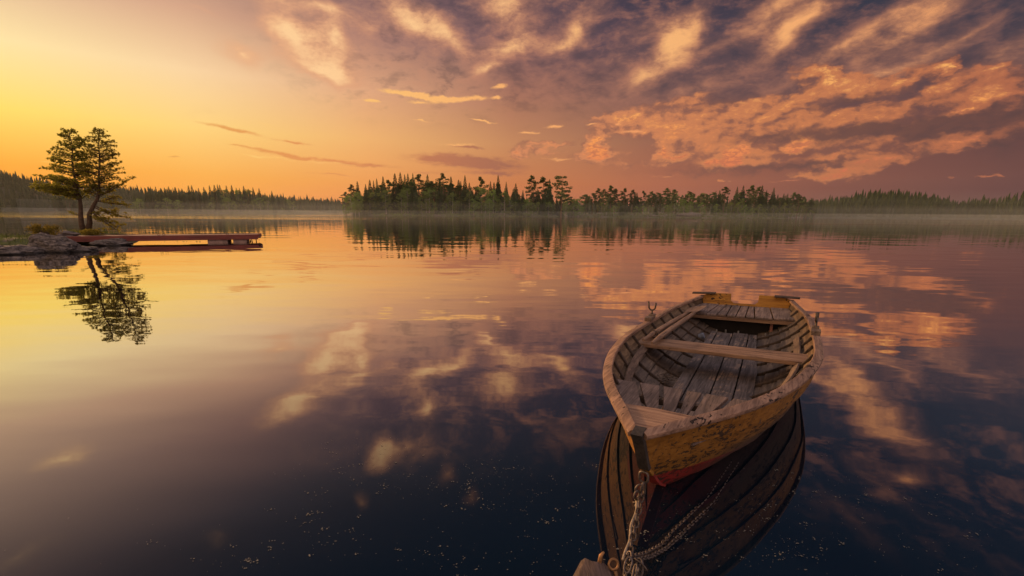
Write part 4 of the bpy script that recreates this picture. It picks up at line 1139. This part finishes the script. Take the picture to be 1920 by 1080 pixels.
def under(n, px0, px1, Y0, Y1, Hf, kinds, t0, t1, place, env=None):
    for i in range(n):
        px = px0 + (px1 - px0) * (i + tr_rng.random()) / n; Y = tr_rng.uniform(Y0, Y1); kind = tr_rng.choices(*zip(*kinds))[0]
        p = at_depth(px, 400, Y); z = Hf(p.x, Y)
        if z < .1: Y += 8; p = at_depth(px, 400, Y); z = Hf(p.x, Y)
        z = max(.05, z) - .1
        ty = tr_rng.uniform(t0, t1) + (env(px) if env else 0)
        h = max(2.2, at_depth(px, ty, Y).z - z)
        nm = NAMES[kind][1]
        lab = {'birch': f'low light green birch in the shore growth of {place}', 'spruce': f'shorter dark spruce below the skyline of {place}', 'pine': f'shorter pine below the skyline of {place}'}[kind]
        tree(kind, (p.x, Y, z), h, lab, f'{nm} undergrowth of {place}', wide=tr_rng.uniform(1.0, 1.5))
envc = lambda px: interp(px, [640, 670, 720, 800, 950, 1000, 1090], [18, 6, 0, 0, 3, 10, 16])
under(64, 646, 1085, 203, 216, H_isl, [(Bk, .75), (S, .15), (P, .1)], 350, 384, 'the central island', envc)
under(58, 655, 1072, 216, 248, H_isl, [(S, .6), (P, .2), (Bk, .2)], 337, 362, 'the central island', envc)
envh = lambda px: interp(px, [1080, 1140, 1300, 1400, 1540], [6, 0, 4, 0, 8])
under(52, 1078, 1530, 202, 216, H_hd, [(Bk, .7), (P, .2), (S, .1)], 372, 396, 'the right-hand headland', envh)
under(60, 1090, 1525, 218, 262, H_hd, [(S, .4), (P, .45), (Bk, .15)], 357, 376, 'the right-hand headland', envh)
envl = lambda px: interp(px, [240, 300, 480, 560], [10, 0, 2, 14])
under(34, 250, 560, 306, 318, H_lf, [(Bk, .75), (S, .25)], 364, 388, 'the far left point', envl)
under(34, 262, 545, 322, 362, H_lf, [(S, .8), (Bk, .2)], 353, 370, 'the far left point', envl)

# shore rocks on the headland
for px, Y, sz, lb in ((1292, 205, (6, 2.2, 1.9), 'grey rock outcrop on the shore of the right-hand headland'), (1225, 203, (2.6, 1.2, .8), 'pale low rock at the waterline of the right-hand headland')):
    rock('rock', lb, (gx(px, Y), Y, .4), sz, px * .01, .1, .25, 4)
# shore bushes as one ground cover per land
def scrub(px0, px1, Y0, Y1, Hf, n, label, seed):
    r = random.Random(seed); mb = MB()
    for _ in range(n):
        px = r.uniform(px0, px1); Y = r.uniform(Y0, Y1); x = gx(px, Y); z = Hf(x, Y)
        if z < -.05: continue
        s_ = r.uniform(.25, 1.1) * r.choice((.6, 1, 1)); clump(mb, r, Vector((x, Y, z + s_ * .3)), s_ * 1.2, s_ * .7, 14, .24)
    o = mb.build('shore_scrub', L_BIR, fix=False); tag(o, label, 'scrub', kind='stuff')
scrub(642, 1088, 199, 212, H_isl, 520, 'low bright green scrub along the waterline of the central island', 1)
scrub(1075, 1545, 195, 214, H_hd, 520, 'low green scrub along the waterline of the right-hand headland', 2)
scrub(245, 566, 296, 314, H_lf, 380, 'low hazy green scrub along the waterline of the far left point', 3)

# wooded hills further off
hillm = ground_material('hill_ground', (.035, .045, .022, 1), (.06, .07, .03, 1), (.07, .065, .04, 1), .05)
def hill(prof, Yf, Yb, seed, nx=120, ny=24):
    """Hill whose crest follows (column, row) points of its skyline at distance Yb; shore at Yf."""
    pxs = [p[0] for p in prof]; tys = [p[1] for p in prof]
    def crest(x, Y):
        px = 960 + FPX * x / Yb * .972
        # column for the crest distance
        return max(.5, at_depth(px, interp(px, pxs, tys), Yb).z - (4.5 if Yb > 620 else 8.5))
    def h(x, y):
        f = (y - Yf) / (Yb - Yf); xs = x * Yb / max(1, y)
        c = crest(xs, y)
        return -.5 + (c + .5) * (smooth(f, -.02, 1.0) if f < 1 else 1 - .4 * smooth(f, 1, 1.6)) + .8 * fbm(x * .02, y * .02, seed) * smooth(f, .1, .5)
    xa, xb = gx(pxs[0], Yb), gx(pxs[-1], Yb)
    mb = MB()
    for j in range(ny + 1):
        y = Yf - 8 + (Yb * 1.25 - Yf + 8) * j / ny
        for i in range(nx + 1):
            x = (xa + (xb - xa) * i / nx) * y / Yb; mb.v.append((x, y, h(x, y)))
    for j in range(ny):
        for i in range(nx):
            a = j * (nx + 1) + i; mb.f.append((a, a + 1, a + nx + 2, a + nx + 1))
    tag(mb.build('hill', hillm, smooth_=True, fix=False), kind='structure')
    return h, xa, xb
def forest(h, xa, xb, Yf, Yb, n, label, seed, hmin, hmax, birch_front=0.0):
    r = random.Random(seed); mb = MB()
    for i in range(n):
        f = r.random() ** .8; y = Yf + 3 + (Yb * 1.04 - Yf) * f
        x = r.uniform(xa, xb) * y / Yb; z = h(x, y)
        if z < .1: continue
        H = r.uniform(hmin, hmax) * (1.25 if r.random() < .1 else 1); R = H * r.uniform(.13, .2); a0 = r.uniform(0, 6.28)
        for k in range(6):
            hz = z + H * (.04 + .155 * k); rr = R * (1.05 - k / 6.2) * r.uniform(.8, 1.15); top = min(z + H, hz + H * .30)
            m_ = 5; base = [(x + rr * cos(a0 + k + 2 * pi * j / m_) * r.uniform(.7, 1.2), y + rr * sin(a0 + k + 2 * pi * j / m_), hz - H * .03 * r.random()) for j in range(m_)]
            mb.add(base + [(x, y, top)], [(j, (j + 1) % m_, m_) for j in range(m_)])
    o = mb.build('forest', L_FOR, fix=False); tag(o, label, 'forest', kind='stuff')
L_FOR = leaf_mat('far_forest_needles', (.08, .10, .05, 1), (.036, .05, .028, 1), .15, .12)
hl = hill([(-420, 322), (-60, 314), (0, 317), (30, 319), (60, 326), (100, 337), (150, 346), (233, 354), (275, 358), (330, 364), (480, 370), (548, 375), (590, 380), (640, 384)], 470, 640, 1)
forest(hl[0], hl[1], hl[2], 470, 640, 2600, 'dark hazy forest covering the far hill at the left', 21, 8, 13)
h2 = hill([(470, 385), (548, 379), (600, 378), (640, 379), (700, 380), (1120, 381)], 520, 600, 2)
forest(h2[0], h2[1], h2[2], 520, 600, 1100, 'low distant forest line in the gap left of the central island', 22, 9, 13)
hr = hill([(1440, 378), (1507, 375), (1565, 362), (1606, 357), (1640, 357), (1670, 361), (1709, 369), (1732, 378), (1766, 379), (1801, 373), (1870, 366), (1920, 369), (2040, 366), (2400, 372)], 238, 330, 3)
forest(hr[0], hr[1], hr[2], 238, 330, 2400, 'dark dense forest over the low hills at the right', 23, 6, 10)
hm = hill([(1040, 381), (1100, 377), (1250, 375), (1400, 374), (1540, 378), (1620, 392)], 330, 420, 4)
forest(hm[0], hm[1], hm[2], 330, 420, 700, 'distant dark forest behind the right-hand headland', 24, 7, 10)
# dim trees on the far shore behind the near pine
def H0(x, y): return 0.4
mound('ground', shorem, gx(92, 330), gx(262, 330), 322, 352, 30, 8, lambda x, y: .5 - ((y - 337) / 15) ** 2 * 1.0 + .2 * fbm(x * .1, y * .1))
for i, px in enumerate((104, 112, 119, 127, 134, 142, 150, 206, 214, 222)):
    Y = 332 + (i % 3) * 4; p = at_depth(px, 400, Y); ty = [372, 368, 364, 366, 363, 367, 372, 374, 368, 376][i]
    tree(['pine', 'spruce'][i % 3 == 2], (p.x, Y, .3), at_depth(px, ty, Y).z - .3, 'dim hazy tree on the far shore showing behind the near pines', 'trees on the far shore behind the near pines', wide=1.2)

# ---------------------------------------------------------------- the two near pines and the low bush
M_['nearbark'] = plain('near_pine_bark', (.10, .06, .035, 1), .9, 0, .4, 7, .02)
def near_tree(label, base_px, trunk, env, nb, seed, lowlimbs=(), dens=1.0, Y=23.0, leafk=1.0):
    """trunk: pixel points from base to tip; env: row -> (left, right) reach in pixels from the trunk."""
    r = random.Random(seed); tp = [at_depth(x, y, Y) for x, y in trunk]; base = tp[0].copy()
    t = thing('pine_tree', label, 'tree', base)
    s_ = (at_depth(200, 400, Y) - at_depth(199, 400, Y)).length
    tl = [p - base for p in tp]; n = len(tl)
    dp = [0] + [r.uniform(-.10, .10) for _ in range(n - 1)]
    tl = [Vector((p.x, dp[i], p.z)) for i, p in enumerate(tl)]
    mbt = MB(); mbt.tube(tl, [interp(i / (n - 1), [0, .08, .45, 1], [.155, .115, .065, .010]) for i in range(n)], 9)
    mbl = MB()
    ys = [p[1] for p in trunk][::-1]; xs = [p[0] for p in trunk][::-1]
    def onp(y):
        for i in range(n - 1):
            if trunk[i][1] >= y >= trunk[i + 1][1]:
                f = (trunk[i][1] - y) / (trunk[i][1] - trunk[i + 1][1]); return tl[i].lerp(tl[i + 1], f)
        return tl[-1].copy()
    def tuft(c, d, size):
        for _ in range(int(10 * dens)):
            u = (d * .8 + rv(r) * .9).normalized() * size * r.uniform(.5, 1.1); w_ = u.cross(rv(r)).normalized() * size * r.uniform(.10, .20)
            mbl.add([c - w_, c + u * .5 - w_ * .7, c + u, c + u * .5 + w_ * .7 + w_], [(0, 1, 2, 3)])
    def branch(p0, p1, rad, tufts=True, frm=.35):
        mid = p0.lerp(p1, .5) + Vector((r.uniform(-.06, .06), r.uniform(-.06, .06), -.04 * (p1 - p0).length + r.uniform(-.03, .05)))
        pts = [p0, p0.lerp(mid, .55) + Vector((0, 0, -.01)), mid, mid.lerp(p1, .5) + Vector((0, 0, .02)), p1]
        mbt.tube(pts, [rad, rad * .8, rad * .6, rad * .42, rad * .22], 5, cap=False)
        L = (p1 - p0).length; k = max(4, int(L / .058))
        for i in range(k):
            f = frm + (1 - frm) * (i + r.random() * .8) / k; c = p0.lerp(mid, f * 2) if f < .5 else mid.lerp(p1, f * 2 - 1)
            side = rv(r); side.z = abs(side.z) * .45; e = c + side * r.uniform(.05, .26) * (1.15 - f * .5)
            mbt.tube([c, e], [rad * .22, rad * .1], 4, cap=False)
            d = ((e - c).normalized() + (p1 - p0).normalized() * .5 + Vector((0, 0, .35))).normalized(); tuft(e, d, r.uniform(.065, .105) * leafk)
        tuft(p1, (p1 - p0).normalized(), .13 * leafk)
    rows_e = sorted(env); 
    for i in range(nb):
        y = rows_e[0] + (rows_e[-1] - rows_e[0]) * (i + r.random()) / nb; p0 = onp(min(trunk[0][1], y + r.uniform(2, 7)))
        l_ = interp(y, rows_e, [env[q][0] for q in rows_e]); rt = interp(y, rows_e, [env[q][1] for q in rows_e])
        a = r.uniform(0, 2 * pi); ex = (rt if cos(a) > 0 else l_) * abs(cos(a)); ey = (l_ + rt) * .42 * sin(a); k = r.uniform(.6, 1.05)
        p1 = Vector((p0.x + (ex if cos(a) > 0 else -ex) * s_ * k, p0.y + ey * s_ * k, onp(y).z + r.uniform(-.02, .10)))
        branch(p0, p1, .020 if y > rows_e[0] + 30 else .012)
    for (y0, x1, y1, dy, nsub) in lowlimbs:
        p0 = onp(y0); e = at_depth(x1, y1, Y) - base; p1 = Vector((e.x, dy, e.z)); branch(p0, p1, .030, frm=.3)
        for q in range(nsub):
            f = r.uniform(.35, .95); c = p0.lerp(p1, f); d = rv(r); d.z = d.z * .35 + .05; branch(c, c + d * r.uniform(.25, .6), .010, frm=.2)
    mbt.build('trunk', M_['nearbark'], t, smooth_=True); mbl.build('crown', L_NEAR, t, fix=False)
    return t
near_tree('broader near pine on the bank, with a long low limb over the rock', None,
          [(158,438),(156,420),(154,404),(152,388),(148,370),(146,350),(141,325),(137,300),(134,275),(131,243)],
          {245:(5,5),254:(15,14),264:(24,24),276:(26,30),290:(32,32),306:(40,30),322:(52,28),336:(60,26),350:(66,22),364:(48,18),372:(18,12)}, 136, 31,
          [(352,60,346,.2,7),(356,72,352,-.3,7),(362,92,360,.3,6),(366,80,358,-.1,6),(350,95,338,.4,5),(404,136,398,-.1,0)])
near_tree('slimmer near pine on the bank, with feathery low limbs over the jetty', None,
          [(163,438),(167,418),(170,402),(175,385),(181,371),(184,352),(185,330),(186,300),(186,272),(186,242)],
          {243:(4,4),250:(12,11),262:(18,22),276:(24,32),292:(26,34),310:(28,42),326:(26,42),340:(22,38),352:(18,32),366:(14,22)}, 126, 37,
          [(368,244,332,.2,5),(366,226,346,-.2,5),(376,238,386,.1,8),(384,226,402,-.3,8),(388,236,410,.3,8),(392,224,428,-.1,8),(396,212,434,.3,6),(378,215,368,.2,5),(392,200,414,-.4,6)], .85, leafk=.92)
# low bush at the jetty foot
def bush(label, px, py, wpx, hpx, Y, seed, mat):
    c = at_depth(px, py, Y); s_ = (at_depth(200, 400, Y) - at_depth(199, 400, Y)).length; r = random.Random(seed)
    b = thing('bush', label, 'bush', c); mbt, mbl = MB(), MB(); Wd, Hh = wpx * s_ / 2, hpx * s_
    for i in range(26):
        a = r.uniform(0, 6.28); k = r.uniform(.3, 1); e = Vector((cos(a) * Wd * k, sin(a) * Wd * .7 * k, Hh * r.uniform(.25, 1) * (1.15 - .5 * k)))
        mbt.tube([(0, 0, -.05), e * .5 + Vector((0, 0, .04)), e], [.02, .013, .005], 5, cap=False)
        for _ in range(46):
            q = e + rv(r) * r.uniform(.02, .14); u = (rv(r) + Vector((0, 0, .5))).normalized() * r.uniform(.05, .10); w_ = u.cross(rv(r)).normalized() * .018
            mbl.add([q - w_, q + u * .5 - w_, q + u, q + u * .5 + w_], [(0, 1, 2, 3)])
    mbt.build('stem', BARK, b); mbl.build('foliage', mat, b, fix=False)
bush('low spreading dark green bush beside the big rock at the jetty foot', 84, 443, 52, 22, 18.4, 5, L_NEAR)
bush('low green tuft of leaves at the foot of the two pines', 172, 440, 36, 8, 21.6, 8, L_NEAR)

# ================================================================ air: thin haze over everything and mist lying on the water
def vol_mat(name, dens, col, an):
    m = bpy.data.materials.new(name); m.use_nodes = True; m.node_tree.nodes.clear(); q = G(m.node_tree)
    v = q.node('ShaderNodeVolumePrincipled'); v.inputs['Color'].default_value = col; v.inputs['Density'].default_value = dens; v.inputs['Anisotropy'].default_value = an
    try: v.inputs['Density Attribute'].default_value = ''
    except Exception: pass
    q.l.new(v.outputs[0], q.node('ShaderNodeOutputMaterial').inputs['Volume'])
    return m
mb = MB(); mb.box(-1160, 1160, -50, 1260, -1.5, 95)
tag(mb.build('haze', vol_mat('haze_air', .00006, (.92, .90, .88, 1), .35)), kind='stuff')
for mh, md in ((2.2, .0013), (5.0, .0007), (10.0, .0004)):
    mb = MB(); mb.box(-160, 420, 140 + mh, 300 + mh, -.6 - mh * .01, mh)
    tag(mb.build('mist', vol_mat('water_mist', md, (.96, 1.0, .92, 1), .0)), 'pale mist lying low on the water along the far shores', 'mist', 'mist on the water', kind='stuff')
